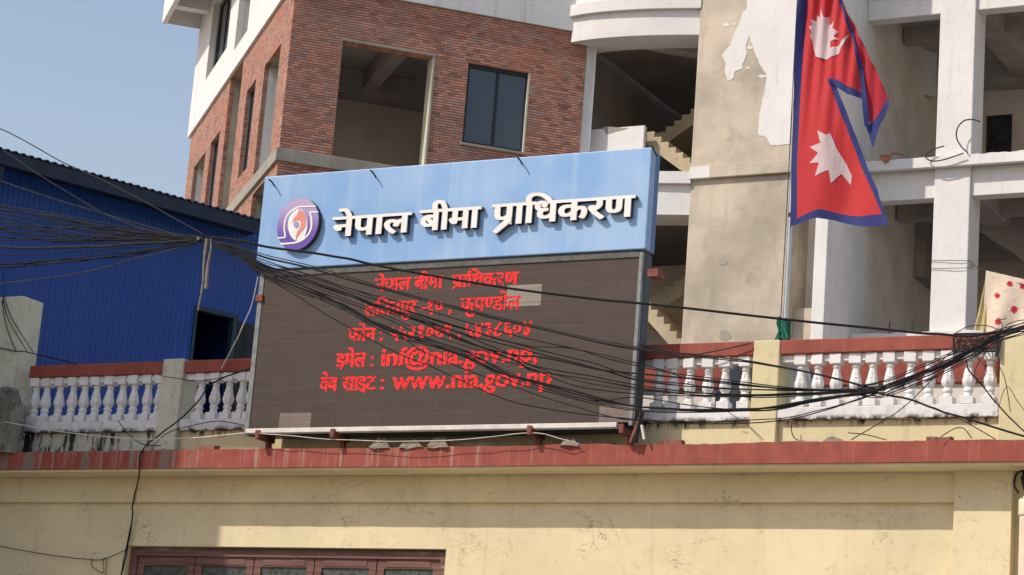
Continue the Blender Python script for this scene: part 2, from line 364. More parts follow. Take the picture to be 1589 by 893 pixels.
# crumbled mortar left along the roof edge
mm = MB(); N = 420
for i in range(N+1):
    u = -7.9+i*15.6/N; h = .018+.05*max(0, noise.noise((u*1.3, 4, 2))+.2)+.03*max(0, noise.noise((u*7, 1, 2)))
    if -2.1 < u < 1.2: h += .03+.05*noise.noise((u*6, 3, 3))+.03*noise.noise((u*19, 5, 3))
    y0 = .10+.04*noise.noise((u*5, 2, 0))
    mm.v += [(u, y0, zt-.05), (u, y0+.03, zt-.012+h), (u, .3, zt-.012+h*.8), (u, .37, zt-.05)]
for i in range(N):
    a = i*4
    for q in range(3): mm.f.append((a+q, a+q+1, a+5+q, a+4+q))
mm.build('mortar_ridge', M['mortar'], yb, merge=False)
# wooden window: outer frame, mullions and five panelled sashes
wn = MB()
Z0 = 3.2
wn.box(WX0+.002, WX1-.002, .57, .66, WZ-.11, WZ-.025); wn.box(WX0+.002, WX0+.11, .57, .66, Z0, WZ-.11); wn.box(WX1-.11, WX1-.002, .57, .66, Z0, WZ-.11); wn.box(WX0+.002, WX1-.002, .57, .66, Z0-.0, Z0+.1)
win = wn.build('window', M['wood'], yb, bevel=.006)
xs = [WX0+.11+i*(WX1-WX0-.22)/5 for i in range(6)]
for i in range(5):
    a, b = xs[i]+.006, xs[i+1]-.006
    s_ = MB(); s_.box(a, a+.10, .60, .65, Z0+.1, WZ-.115); s_.box(b-.10, b, .60, .65, Z0+.1, WZ-.115); s_.box(a+.10, b-.10, .60, .65, WZ-.235, WZ-.115)
    s_.box(a+.10, b-.10, .60, .65, Z0+.1, Z0+.3); s_.box(a+.10, b-.10, .61, .64, 3.9, 3.96); s_.box(a+.13, b-.13, .592, .606, WZ-.215, WZ-.135)
    s_.build('sash', M['wood'], win, bevel=.005)
    MB().box(a+.10, b-.10, .622, .628, Z0+.3, WZ-.235).build('pane', M['glass_d'], win)
MB().box(WX0-.03, WX1+.03, .47, .60, Z0-.12, Z0-.003).build('sill', M['concrete'], yb, bevel=.006)
MB().box(WX0-.2, WX1+.2, 2.4, 2.5, 2, 5.3).build('room_back', M['soffit'], yb)

# drainpipe at the right end
dp = thing('drainpipe', 'cream plastic drainpipe at the right end of the yellow wall', 'pipe', F, (6.0, .25, .14))
MB().lathe([(.085, .14), (.085, 5.55)], (6.0, .27, 0), 20).build('pipe', M['cream_pipe'], dp, smooth=True)
MB().lathe([(.098, 5.40), (.098, 5.56), (.06, 5.60)], (6.0, .27, 0), 20).build('collar', M['cream_pipe'], dp, smooth=True)
MB().tube([(6.0, .27, 5.58), (5.99, .2, 5.68), (5.97, .18, 5.80), (6.03, .2, 5.88)], .03).build('elbow', M['black'], dp, smooth=True)
MB().tube([(5.93, .16, 5.62), (5.88, .16, 5.70), (5.90, .16, 5.82), (5.98, .16, 5.86)], .012).build('strap', M['black'], dp)

# ================================================================== parapet piers
PZ = 6.14
def pier(label, u0, u1, y0, y1, z1, mat, pts=None):
    t = thing('parapet_pier', label, 'pier', F, ((u0+u1)/2, (y0+y1)/2, PZ), 'parapet piers')
    m_ = MB()
    if pts: m_.prism(pts, y0, y1)
    else: m_.box(u0, u1, y0, y1, PZ, z1)
    m_.build('shaft', mat, t, bevel=.014)
    return t
a0 = F.hy(1168, 560, .32)[0]; a1 = F.hy(1209, 560, .32)[0]
P_MID = pier('cream pier right of the sign with the flagpole tied behind it', a0, a1, .32, .70, F.hy(1190, 528, .32)[1], M['yellow2'])
b0 = F.hy(250, 600, .30)[0]-.01; b1 = F.hy(281, 600, .30)[0]
P_LEFT = pier('pale pier between the two balustrades left of the sign', b0, b1, .30, .66, F.hy(265, 557, .30)[1], M['pale'])
c0 = F.hy(1551, 580, .33)[0]
zr = F.hy(1560, 519, .33)[1]
P_RIGHT = pier('broad cream pier at the right end under the cable bundle', c0, c0+1.4, .33, .75, zr, M['yellow2'])
h = lambda px, py: F.hy(px, py, .2)
px_ = h(27, 540)[0]; ax = F.hy(49, 600, .42)[0]
P_OLD = pier('tall weathered grey pier at the left end before the blue shed', -9, px_, .2, .62, h(20, 460)[1], M['pale_sooty'])
ms = MB(); random.seed(3)
ring = 14; pr = [(.30, 0), (.31, .12), (.27, .25), (.29, .4), (.24, .55), (.26, .66), (.19, .78), (.15, .86), (.05, .90)]
cu, cy_ = F.hy(2, 640, .02)[0], .06
for i, (r_, z_) in enumerate(pr):
    for k_ in range(ring):
        w_ = 2*math.pi*k_/ring; rr = r_*(1+.5*noise.noise((math.cos(w_)*3, math.sin(w_)*3, z_*5)))
        ms.v.append((cu+rr*1.25*math.cos(w_), cy_+rr*.5*math.sin(w_), PZ+z_))
for i in range(len(pr)-1):
    for k_ in range(ring): ms.f.append((i*ring+k_, i*ring+(k_+1) % ring, (i+1)*ring+(k_+1) % ring, (i+1)*ring+k_))
ms.f.append(tuple(range((len(pr)-1)*ring, len(pr)*ring)))
o = ms.build('concrete_stump', M['moss']); tag(o, 'blackened mossy concrete lump at the foot of the left pier', 'concrete lump')

# ================================================================== balustrades
def baluster_mesh(seed=0):
    m_ = MB(); H = .60
    m_.box(-.068, .068, -.068, .068, H-.115, H)
    m_.box(-.072, .072, -.072, .072, 0, .085)
    m_.lathe([(.055, .083), (.060, .10), (.050, .115), (.043, .13), (.056, .15), (.053, .17), (.041, .19), (.052, .205), (.066, .235), (.071, .265), (.066, .295), (.057, .315), (.062, .325), (.055, .335), (.050, .36), (.043, .40), (.036, .435), (.048, .445), (.048, .46), (.036, .47), (.040, .482), (.056, .487)], (0, 0, 0), 24,
             lambda z: .07 if .19 < z < .44 else (.02 if z < .13 else 0))
    m_.v = [tuple(Vector(p)+noise.noise_vector(Vector((p[0]*14+seed*7, p[1]*14, p[2]*9)))*.006+(Vector((0, 0, 0)) if noise.noise(Vector((p[0]*25+seed*3, p[1]*25, p[2]*25))) < .42 else Vector((-p[0], -p[1], 0))*.12)) for p in m_.v]
    return m_
BAL = []
def balustrade(label, u0, u1, us, y=.42, top=7.385, mat=None, wallmat=None):
    t = thing('balustrade', label, 'balustrade', F, ((u0+u1)/2, y, PZ), 'white balustrades with red rails')
    MB().box(u0, u1, y-.09, y+.11, 7.222, top).build('top_rail', M['rail'], t, bevel=.012)
    MB().box(u0, u1, y-.035, y+.05, 7.14, 7.219).build('under_rail', M['white_b'], t, bevel=.005)
    MB().box(u0, u1, y-.085, y+.10, 6.475, 6.617).build('kerb', M['white_kerb'], t, bevel=.01)
    MB().box(u0, u1, y-.02, y+.10, PZ, 6.472).build('parapet_wall', wallmat or M['yellow3'], t)
    for u in us:
        if len(BAL) < 6:
            ob = baluster_mesh(len(BAL)).build('baluster', M['white_b'], None, F, (0, 0, 0), bevel=.006, smooth=True); BAL.append(ob.data)
            ob.location = (0, 0, 0); ob.rotation_euler = (0, 0, 0)
        else:
            ob = bpy.data.objects.new('baluster', random.choice(BAL)); COL.objects.link(ob)
            m2 = ob.modifiers.new('Bevel', 'BEVEL'); m2.width = .006; m2.segments = 2; m2.limit_method = 'ANGLE'; m2.angle_limit = R(40)
        ob.parent = t; fo, og = FR[t]; ob.location = (u-og[0]+random.uniform(-.006, .006), y-og[1], 6.619-og[2]); ob.rotation_euler = (random.uniform(-.012, .012), random.uniform(-.02, .02), random.choice((0, 1, 2, 3))*math.pi/2+random.uniform(-.12, .12))
        FR[ob] = FR[t]
    return t
ub = lambda xs_, py: [F.hy(x, py, .42)[0] for x in xs_]
balustrade('longest balustrade with eleven balusters right of the flagpole', a1+.003, c0-.003, ub([980+x/2.609 for x in (685, 757, 830, 903, 972, 1048, 1128, 1205, 1282, 1362, 1448)], 600))
balustrade('short balustrade between the sign and the flagpole pier', -1.715, a0-.003, ub([966, 986]+[980+x/2.609 for x in (110, 170, 237, 308, 380, 462)], 600))
balustrade('short balustrade between the left pier and the sign', b1+.003, -1.72, ub([x/2.976 for x in (925, 995, 1055, 1115)]+[391, 408], 615))
balustrade('balustrade in front of the blue shed wall', ax+.003, b0-.003, ub([x/2.976 for x in (165, 215, 275, 335, 390, 445, 505, 565, 620, 685, 735)], 615), wallmat=M['pale_grimy'])
# the terrace's rear parapet seen between the balusters, and the dish
rp = thing('rear_parapet', 'red beam on a grey wall behind the right balusters', 'wall', F, (2.4, 3, PZ))
MB().box(-1.2, 5.4, 2.95, 3.15, 7.42, 7.78).build('beam', M['rail'], rp, bevel=.015)
MB().box(-1.2, 5.4, 3.0, 3.12, PZ, 7.417).build('wall', M['interior'], rp)
sd = thing('satellite_dish', 'dark grey round satellite dish standing behind the cream pier', 'dish', F, (2.93, 1.3, PZ))
dcu, dcz = F.hy(1196, 622, 1.3)
dm = MB(); nr, ns = 8, 36
for i in range(nr+1):
    for k_ in range(ns):
        r_ = .62*i/nr if i else .001; w_ = 2*math.pi*k_/ns
        dm.v.append((dcu+r_*math.cos(w_), 1.3-.16*(r_/.62)**2+.02*r_*math.sin(w_), dcz+r_*math.sin(w_)))
for i in range(nr):
    for k_ in range(ns): dm.f.append((i*ns+k_, i*ns+(k_+1) % ns, (i+1)*ns+(k_+1) % ns, (i+1)*ns+k_))
d_ = dm.build('reflector', M['dish'], sd, smooth=True); so_ = d_.modifiers.new('Solidify', 'SOLIDIFY'); so_.thickness = .012
MB().tube([(dcu+.62*math.cos(w), 1.14+.0124*math.sin(w), dcz+.62*math.sin(w)) for w in [2*math.pi*i/40 for i in range(41)]], .012, 6, 1).build('rim', M['post'], sd)
MB().tube([(dcu, 1.32, dcz), (dcu, 1.4, dcz-.3), (dcu, 1.4, PZ+.02)], .03).build('mast', M['post'], sd)

# ================================================================== sign and LED board (one frame, two things)
L0, L1 = -3.70, 1.56; LZ0, LZ1 = 6.335, 8.40; HZ1 = 9.62; YS = -.10
led = thing('led_display', 'large dark LED display showing red text under the blue sign', 'display', F, ((L0+L1)/2, 0, zt))
def led_mat(name, c, amp):
    k = NT(name, .62); x = k.axis(0); z = k.axis(2)
    fx = k.math('FRACT', k.math('DIVIDE', x, .33)); fz = k.math('FRACT', k.math('DIVIDE', k.math('SUBTRACT', z, .23), .165))
    sx = k.math('ADD', k.ramp(fx, 0, .016, 1, 0), k.ramp(fx, .984, 1, 0, 1)); sz = k.math('ADD', k.ramp(fz, 0, .05, 1, 0), k.ramp(fz, .95, 1, 0, 1))
    n = k.noise(1, 5, .7, k.pos((1, 1, 60))); n2 = k.noise(.9, 3); n3 = k.noise(90, 2)
    col = k.mix(k.ramp(n, .3, .7), [q*(1-amp) for q in c], [q*(1+amp) for q in c])
    cell = k.n('TexWhiteNoise', noise_dimensions='2D'); cb = k.n('CombineXYZ'); k.L(k.math('FLOOR', k.math('DIVIDE', x, .33)), cb.inputs[0]); k.L(k.math('FLOOR', k.math('DIVIDE', k.math('SUBTRACT', z, .23), .165)), cb.inputs[1]); k.L(cb.outputs[0], cell.inputs[0])
    col = k.mix(k.math('MULTIPLY', k.ramp(n3, .4, .7), .4), col, [q*.6 for q in c])
    col = k.mix(k.math('MULTIPLY', cell.outputs[0], .16), col, [q*1.5 for q in c])
    col = k.mix(k.math('MULTIPLY', k.ramp(n2, .4, .7), .2), col, [q*.7 for q in c])
    col = k.mix(k.math('MULTIPLY', sz, .48), col, [min(1, q*1.7) for q in c]); col = k.mix(k.math('MULTIPLY', sx, .45), col, (.02, .017, .015))
    k.bump(k.math('ADD', n3, k.math('MULTIPLY', sx, -1)), .2, .004); return k.out(col)
M['led'] = led_mat('dull_brown_led_modules', (.064, .046, .035), .14); M['led2'] = led_mat('bleached_led_module', (.19, .145, .125), .22); M['led3'] = led_mat('pale_led_module', (.27, .23, .19), .25)
MB().box(L0+.07, L1-.05, YS+.012, YS+.14, LZ0+.058, LZ1-.085).build('screen', M['led'], led)
MB().box(L0, L0+.07, YS, YS+.16, LZ0-.02, LZ1-.02).build('left_post', M['post'], led, bevel=.006)
MB().box(L1-.05, L1, YS, YS+.06, LZ0+.02, LZ1-.02).build('right_post', M['post'], led, bevel=.006)
MB().box(L1-.045, L1+.004, YS+.062, YS+.24, LZ0+.02, LZ1-.02).build('side_cover', M['dframe'], led, bevel=.004)
MB().box(L0+.07, L1-.05, YS-.002, YS+.14, LZ1-.085, LZ1-.005).build('top_rail', M['post_d'], led, bevel=.006)
MB().box(L0+.03, L1-.19, YS-.012, YS+.10, LZ0+.0, LZ0+.056).build('bottom_bar', M['whitebar'], led, bevel=.006)
MB().box(L0+.08, L1-.09, YS+.145, YS+.30, LZ0-.02, LZ1-.02).build('housing', M['dframe'], led)
for (pa, pb), mt in ((((787, 443), (838, 474)), 'led3'), (((930, 629), (983, 661)), 'led2'), (((434, 641), (480, 670)), 'led2')):
    A_, B_ = F.hy(*pa, YS), F.hy(*pb, YS)
    MB().box(A_[0], B_[0], YS+.0092, YS+.0118, max(B_[1], LZ0+.060), A_[1]).build('module', M[mt], led)
for px in (402, 518, 823, 966):                 # feet under the bottom bar
    u = F.hy(px, 675, YS)[0]
    MB().box(u-.03, u+.03, YS-.03, YS+.32, LZ0-.075, LZ0-.003).add([], []).box(u-.028, u+.028, YS-.05, YS-.014, LZ0-.075, LZ0+.03).box(u-.03, u+.03, YS+.20, YS+.26, zt-.03, LZ0-.077).build('foot', M['rust'], led, bevel=.004)
for px, py, dx in ((403, 463, -1), (1012, 424, 1)):   # side cleats
    u, z = F.hy(px, py, YS)
    MB().box(u-.05, u+.05+.03*(dx > 0), YS-.02, YS+.16, z-.045, z+.045).build('cleat', M['rust'], led, bevel=.004)

sg = thing('sign', 'blue sign panel with round emblem and white raised lettering above the display', 'sign', F, ((L0+L1)/2, 0, LZ1))
def blue_panel():
    k = NT('sun_faded_blue_panel', .42); st = k.noise(1, 4, .6, k.pos((5, 5, .25))); n = k.noise(.7, 3); n2 = k.noise(25, 3)
    c = k.mix(k.ramp(n, .35, .68), (.20, .37, .63), (.315, .47, .68))
    c = k.mix(k.math('MULTIPLY', k.ramp(st, .46, .72), .35), c, (.42, .55, .70)); c = k.mix(k.math('MULTIPLY', k.ramp(n2, .64, .8), .2), c, (.5, .58, .66))
    x = k.axis(0); fx = k.math('FRACT', k.math('DIVIDE', x, .66)); sx = k.ramp(fx, .0, .012, .5, 0)
    c = k.mix(sx, c, (.13, .26, .46)); k.bump(k.math('ADD', k.math('MULTIPLY', n, .6), k.math('MULTIPLY', sx, -.5)), .12, .03); return k.out(c)
M['bluep'] = blue_panel(); M['blues'] = plain('dark_blue_trim', (.10, .20, .40), .45)  # back box is a darker, even blue than the panel
h_ = MB().box(L0-.06, L1+.035, YS-.03, YS+.11, LZ1+.004, HZ1).build('panel', M['bluep'], sg, bevel=.012)
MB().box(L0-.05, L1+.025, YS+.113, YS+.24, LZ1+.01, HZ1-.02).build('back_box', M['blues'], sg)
M['letter'] = plain('off_white_acrylic', (.80, .77, .72), .4, 0, .05, 4); M['letters_side'] = plain('dark_letter_edge', (.035, .035, .04), .5)

def glyphs(text, size, offset, sx=1., half=()):
    """mesh outlines of each character (filled, flat), laid out left to right"""
    out = []; x = 0.
    for i, ch in enumerate(text):
        if ch == ' ': x += .30*size*sx; continue
        cu = bpy.data.curves.new('t', 'FONT'); cu.body = ch; cu.size = 1; cu.offset = offset; cu.resolution_u = 4; cu.dimensions = '2D'; cu.fill_mode = 'FRONT'
        ob = bpy.data.objects.new('t', cu); COL.objects.link(ob)
        dg = bpy.context.evaluated_depsgraph_get(); dg.update(); me = bpy.data.meshes.new_from_object(ob.evaluated_get(dg))
        cu2 = bpy.data.curves.new('t2', 'FONT'); cu2.size = 1; cu2.body = ch+'॥' ; o2 = bpy.data.objects.new('t2', cu2); COL.objects.link(o2)
        dg.update(); me2 = bpy.data.meshes.new_from_object(o2.evaluated_get(dg))
        cu3 = bpy.data.curves.new('t3', 'FONT'); cu3.size = 1; cu3.body = '॥'; o3 = bpy.data.objects.new('t3', cu3); COL.objects.link(o3); dg.update(); me3 = bpy.data.meshes.new_from_object(o3.evaluated_get(dg))
        adv = max(v.co.x for v in me2.vertices)-max(v.co.x for v in me3.vertices)
        V = [(v.co.x, v.co.y) for v in me.vertices]; P_ = [tuple(p.vertices) for p in me.polygons]
        for q, c in ((ob, cu), (o2, cu2), (o3, cu3)): bpy.data.objects.remove(q); bpy.data.curves.remove(c)
        for q in (me, me2, me3): bpy.data.meshes.remove(q)
        if i in half:                           # half form: the letter without its upright
            bm = bmesh.new(); bv = [bm.verts.new((a, b, 0)) for a, b in V]
            for p in P_:
                try: bm.faces.new([bv[j] for j in p])
                except ValueError: pass
            cut = adv*.66; bmesh.ops.bisect_plane(bm, geom=bm.verts[:]+bm.edges[:]+bm.faces[:], plane_co=(cut, 0, 0), plane_no=(1, 0, 0), clear_outer=True)
            bm.verts.index_update(); V = [(v.co.x, v.co.y) for v in bm.verts]; P_ = [tuple(v.index for v in f.verts) for f in bm.faces]; bm.free(); adv = cut
        out.append([[(x+a*size*sx, b*size) for a, b in V], P_]); x += adv*size*sx
    return out, x
def outline_solid(mb, V, P_, tf, d0, d1):
    """flat filled outline -> solid between local depths d0 (front) and d1"""
    n = len(V); cnt = {}
    for p in P_:
        for a, b in zip(p, p[1:]+p[:1]): cnt[(a, b)] = cnt.get((a, b), 0)+1
    vs_ = [tf(a, b, d0) for a, b in V]+[tf(a, b, d1) for a, b in V]
    fs = list(P_)+[tuple(i+n for i in p[::-1]) for p in P_]
    fs += [(a, b, b+n, a+n) for (a, b) in cnt if (b, a) not in cnt]
    mb.add(vs_, fs)
def bbox(gl):
    X = [p[0] for g_ in gl for p in g_[0]]; Y = [p[1] for g_ in gl for p in g_[0]]; return min(X), max(X), min(Y), max(Y)
def stretch(gl, u0, u1, z_head, z_base):
    """map glyphs so that the outline spans u0..u1 and the head line / base line sit at the given heights"""
    x0, x1, _, _ = bbox(gl); s_ = (u1-u0)/(x1-x0); HL = HEAD; k_ = (z_head-z_base)/HL
    return lambda a, b, d: (u0+(a-x0)*s_, d, z_base+b*k_)
HEAD = .66
def rakar(): return [[(.02, -.135), (.10, -.20), (.36, .02), (.36, .135)], [(0, 1, 2, 3)]]
def word3d(name, text, px0, px1, pyh0, pyh1, pyb0, offset, extra=None):
    gl, _ = glyphs(text, 1, offset)
    if extra: gl.append(extra)
    u0_, zh = F.hy(px0, pyh0, YS-.08); u1_, _ = F.hy(px1, pyh1, YS-.08); _, zb_ = F.hy(px0, pyb0, YS-.08)
    bold = .024; u0_ += bold*.5; u1_ -= bold*.5
    tf = stretch(gl, u0_, u1_, zh-.008, zb_); mb = MB(); sb = MB(); q = 0
    for i, (V, P_) in enumerate(gl):            # heavy strokes: the outline repeated a little to either side
        for dx in (-bold*.5, 0, bold*.5):
            t2 = lambda a, b, d, dx=dx: (lambda p: (p[0]+dx, p[1], p[2]))(tf(a, b, d)); q += 1
            outline_solid(mb, V, P_, t2, YS-.10-.0003*q, YS-.088+.0001*q)
            outline_solid(sb, V, P_, t2, YS-.0848+.0001*q, YS-.036+.0003*q)
    w_ = mb.build(name, M['letter'], sg, merge=False); sb.build('letter_return', M['letters_side'], w_, merge=False)
word3d('word', 'नेपाल', 518, 641, 336, 326, 368, .012)
word3d('word', 'बीमा', 653, 749, 325, 318, 359, .012)
word3d('word', 'प्राधिकरण'.replace('प्रा', 'पा').replace('धि', 'िध'), 765, 988, 316, 297, 350, .012, extra=[[(.06, -.20), (.13, -.27), (.48, .06), (.48, .20), (.42, .20)], [(0, 1, 2, 3, 4)]])
# round emblem
eu, ez = F.hy(463, 348, YS-.09); ew = (F.hy(495, 348, YS-.09)[0]-F.hy(431, 348, YS-.09)[0])/2; eh = (F.hy(463, 308, YS-.09)[1]-F.hy(463, 389, YS-.09)[1])/2
def disc(r, y0, y1, n=56): return MB().prism([(eu+ew*r*math.cos(2*math.pi*i/n), ez+eh*r*math.sin(2*math.pi*i/n)) for i in range(n)], y0, y1)
k = NT('violet_emblem_face', .45); zz = k.axis(2); em = k.out(k.mix(k.ramp(zz, .35, .85), (.13, .075, .36), (.44, .36, .54)))
emb = disc(1, YS-.10, YS-.032).build('emblem', M['letters_side'], sg)
disc(.995, YS-.106, YS-.1005).build('emblem_face', em, emb)
M['ewhite'] = plain('emblem_white', (.80, .76, .74), .45, 0, .04, 4); M['ered'] = plain('emblem_coral', (.72, .26, .20), .45, 0, .06, 4)
def epx(pts): return [F.hy(400+x/6.377, 270+y/6.377, YS-.106) for x, y in pts]
def egon(pts, mat, lvl, name):
    p = epx(pts); MB().prism(p, YS-.106-.004*lvl, YS-.1065-.004*(lvl-1)).build(name, mat, emb)
def oval(cx_, cy__, rx, ry, n=40, rot=0.): return [(cx_+rx*math.cos(w)*math.cos(rot)-ry*math.sin(w)*math.sin(rot), cy__+rx*math.cos(w)*math.sin(rot)+ry*math.sin(w)*math.cos(rot)) for w in [2*math.pi*i/n for i in range(n)]]
egon(oval(398, 505, 98, 160), M['ewhite'], 1, 'emblem_oval')
def estroke(pts, wd_, mat, lvl, name):
    P_ = [Vector((x, y, 0)) for x, y in pts]; P_ = spline(P_, 5); lft, rgt = [], []
    for i in range(len(P_)):
        t_ = (P_[min(i+1, len(P_)-1)]-P_[max(i-1, 0)]).normalized(); nn = Vector((-t_.y, t_.x, 0))*wd_/2
        lft.append((P_[i]+nn)[:2]); rgt.append((P_[i]-nn)[:2])
    egon(lft+rgt[::-1], mat, lvl, name)
estroke([(575, 322), (460, 325), (400, 330), (330, 370), (280, 440), (262, 530), (270, 590), (272, 632)], 15, M['ewhite'], 1.2, 'emblem_line')
estroke([(268, 632), (200, 636)], 15, M['ewhite'], 1.4, 'emblem_line')
estroke([(600, 378), (512, 380)], 15, M['ewhite'], 1.4, 'emblem_line')
estroke([(516, 380), (532, 450), (530, 530), (500, 600), (440, 655), (380, 680), (300, 690), (224, 694)], 17, M['ewhite'], 1.2, 'emblem_line')
egon([(413, 352), (450, 375), (475, 420), (480, 490), (465, 540), (420, 590), (395, 625), (380, 660), (378, 620), (395, 575), (425, 530), (430, 490), (415, 465), (385, 458), (355, 470), (343, 490), (355, 445), (385, 415), (402, 385)], M['ered'], 2, 'emblem_flame')
k = NT('emblem_mauve', .5); mv = k.out((.36, .29, .46)); egon(oval(384, 503, 27, 33), mv, 2.2, 'emblem_dot')
egon([(450, 360), (480, 400), (500, 460), (500, 540), (475, 610), (468, 620), (484, 560), (490, 500), (484, 440)], mv, 1.6, 'emblem_arc')
egon([(390, 350), (340, 385), (305, 440), (295, 500), (305, 570), (282, 520), (290, 450), (320, 390)], mv, 1.5, 'emblem_arc')
for px in (428, 585, 812, 1018):                # thin floodlight rods on the top edge
    u, z = F.hy(px, 290-.0885*(px-427), YS)
    MB().tube([(u, YS+.02, z-.03), (u, YS-.09, z+.03), (u, YS-.17, z+.045)], .010, 6).build('rod', M['iron'], sg)

# red LED text
def led_text_mat():
    k = NT('glowing_red_leds', .6)
    x = k.axis(0); z = k.axis(2); fx = k.math('FRACT', k.math('DIVIDE', x, .021)); fz = k.math('FRACT', k.math('DIVIDE', z, .021))
    dx = k.math('ABSOLUTE', k.math('SUBTRACT', fx, .5)); dz = k.math('ABSOLUTE', k.math('SUBTRACT', fz, .5)); d = k.math('ADD', k.math('MULTIPLY', dx, dx), k.math('MULTIPLY', dz, dz))
    on = k.ramp(d, .09, .22, 1, .25); k.out((.22, .012, .01))
    cw_ = k.n('TexWhiteNoise', noise_dimensions='2D'); cc = k.n('CombineXYZ'); k.L(k.math('FLOOR', k.math('DIVIDE', x, .021)), cc.inputs[0]); k.L(k.math('FLOOR', k.math('DIVIDE', z, .021)), cc.inputs[1]); k.L(cc.outputs[0], cw_.inputs[0])
    row = k.n('TexWhiteNoise', noise_dimensions='1D'); k.L(k.math('FLOOR', k.math('DIVIDE', z, .042)), row.inputs['W'])
    fl = k.math('MULTIPLY', k.ramp(k.noise(3.2, 4), .30, .55, .6, 1.), k.math('MULTIPLY', k.ramp(cw_.outputs[0], .06, .4, .05, 1.25), k.ramp(row.outputs[0], .1, .3, .55, 1.)))
    k.b.inputs['Emission Color'].default_value = (1, .010, .012, 1); k.L(k.math('MULTIPLY', k.math('MULTIPLY', on, fl), 1.35), k.b.inputs['Emission Strength']); return k.m
M['ledtext'] = led_text_mat()
def led_line(words, head, base, half=(), ra=None):
    """words: (text, left px, right px); head/base: heights seen at the first word"""
    zh = F.hy(words[0][1], head, YS)[1]; zb_ = F.hy(words[0][1], base, YS)[1]; q = 0
    for i, (w, xa, xb) in enumerate(words):
        gl, _ = glyphs(w, 1, .010, 1., half if i == len(words)-1 else ())
        latin = w[0].isascii() and w[0].isalpha(); py = head-(xa-words[0][1])*.05
        u0_ = F.hy(xa, py, YS)[0]; u1_ = F.hy(xb, py, YS)[0]; x0, x1, _, _ = bbox(gl)
        k_ = (zh-zb_)/(.52 if latin else HEAD)*(.92 if latin else 1); bd = .0065; s_ = (u1_-u0_-2*bd)/(x1-x0)
        mb = MB()
        for V, P_ in gl:
            for dx in (-bd, bd): q += 1; outline_solid(mb, V, P_, lambda a, b, d, dx=dx: (u0_+bd+dx+(a-x0)*s_, d, zb_+b*k_), YS+.0088-.00005*q, YS+.0118)
        if i == ra:
            xx = min(p[0] for p in gl[0][0]); outline_solid(mb, [(xx+a, b) for a, b in ((.04, -.02), (.10, -.09), (.42, .14), (.42, .26))], [(0, 1, 2, 3)], lambda a, b, d: (u0_+bd+(a-x0)*s_, d, zb_+b*k_), YS+.0085-.00005*q, YS+.0118)
        mb.build('text_word', M['ledtext'], led, merge=False)
led_line([('नेपाल', 582, 638), ('बीमा', 643, 688), ('पािधकरण', 701, 805)], 432, 452, ra=2)
led_line([('लिलतपुर', 566, 647), ('-१०', 653, 688), (',', 697, 702), ('कुपणडोल', 715, 808)], 469, 490, half=(3,))
led_line([('फोन', 540, 584), (':', 590, 595), ('५५२१०७९', 606, 703), (',', 711, 716), ('५४३८६०४', 722, 825)], 509, 530)
led_line([('इमेल', 522, 569), (':', 575, 580), ('inf@nia.gov.np,', 592, 835)], 548, 570)
led_line([('वेब', 496, 525), ('साइट', 531, 584), (':', 591, 597), ('www.nia.gov.np', 609, 856)], 585, 607)

# ================================================================== flagpole and flag
fp = thing('flagpole', 'tall steel flagpole behind the cream pier', 'pole', F, (3.05, .78, 7.0))
pu = F.hy(1218, 500, .78)[0]; pu2 = F.hy(1244, 0, .78)[0]
MB().tube([(pu, .78, PZ), (pu+(pu2-pu)*.5, .78, 9.5), (pu+(pu2-pu), .78, 11.5), (pu+(pu2-pu)*1.35, .78, 13.0)], .028, 14, 3).build('tube', M['chrome'], fp, smooth=True)
MB().lathe([(.001, 12.98), (.05, 13.0), (.05, 13.06), (.02, 13.1)], (pu+(pu2-pu)*1.35, .78, 0)).build('finial', M['chrome'], fp, smooth=True)
zc = F.hy(1221, 338, .78)[1]
MB().lathe([(.034, 0), (.034, .05)], (pu+.01, .78, zc)).build('joint_ring', M['iron'], fp)
MB().tube([(pu-.042, .75, 7.55), (pu-.035, .75, 9.4), (pu2-.045, .75, 11.4), (pu2-.03, .75, 12.9)], .006, 5).build('halyard', M['greycable'], fp)
gt = MB(); zt_ = F.hy(1216, 500, .78)[1]
for i in range(9):
    z = zt_-.20+i*.026; gt.tube([(pu+.058*math.cos(w), .78+.058*math.sin(w), z+.012*math.sin(w*2+i)) for w in [2*math.pi*j/10 for j in range(11)]], .017, 6, 2)
gt.tube([(pu-.04, .72, zt_-.1), (pu-.06, .70, zt_-.02), (pu-.03, .70, zt_+.05)], .014, 6); gt.tube([(pu+.03, .70, zt_-.1), (pu+.08, .68, zt_-.22), (pu+.02, .69, zt_-.3)], .014, 6); gt.tube([(pu-.03, .70, zt_-.12), (pu-.07, .68, zt_-.25)], .012, 6)
o = gt.build('rope_tie', M['green'], None, smooth=True); tag(o, 'green rope lashing the flagpole to the cream pier', 'rope')

FY = .74
fl = thing('flag', 'red national flag with blue border and white sun and moon hanging on its pole', 'flag', F, (F.hy(1240, 200, FY)[0], FY, F.hy(1240, 350, FY)[1]))
def cloth(name, col, rough=.7):
    k = NT(name, rough); k.b.inputs['Sheen Weight'].default_value = .2
    wv = k.math('ADD', k.math('MULTIPLY', k.noise(220, 2), .12), k.noise(1, 5, .6, k.pos((16, 4, 3.2), (0, .35, 0)), 1.)); k.bump(wv, .55, .016); n = k.noise(6, 4)
    k.out(k.mix(n, [c*.92 for c in col], [min(1, c*1.06) for c in col]))
    tr = k.n('BsdfTranslucent'); tr.inputs[0].default_value = (*col, 1); ms_ = k.n('MixShader'); ms_.inputs[0].default_value = .28
    out = k.t.nodes['Material Output']; k.L(k.b.outputs[0], ms_.inputs[1]); k.L(tr.outputs[0], ms_.inputs[2]); k.L(ms_.outputs[0], out.inputs[0]); return k.m
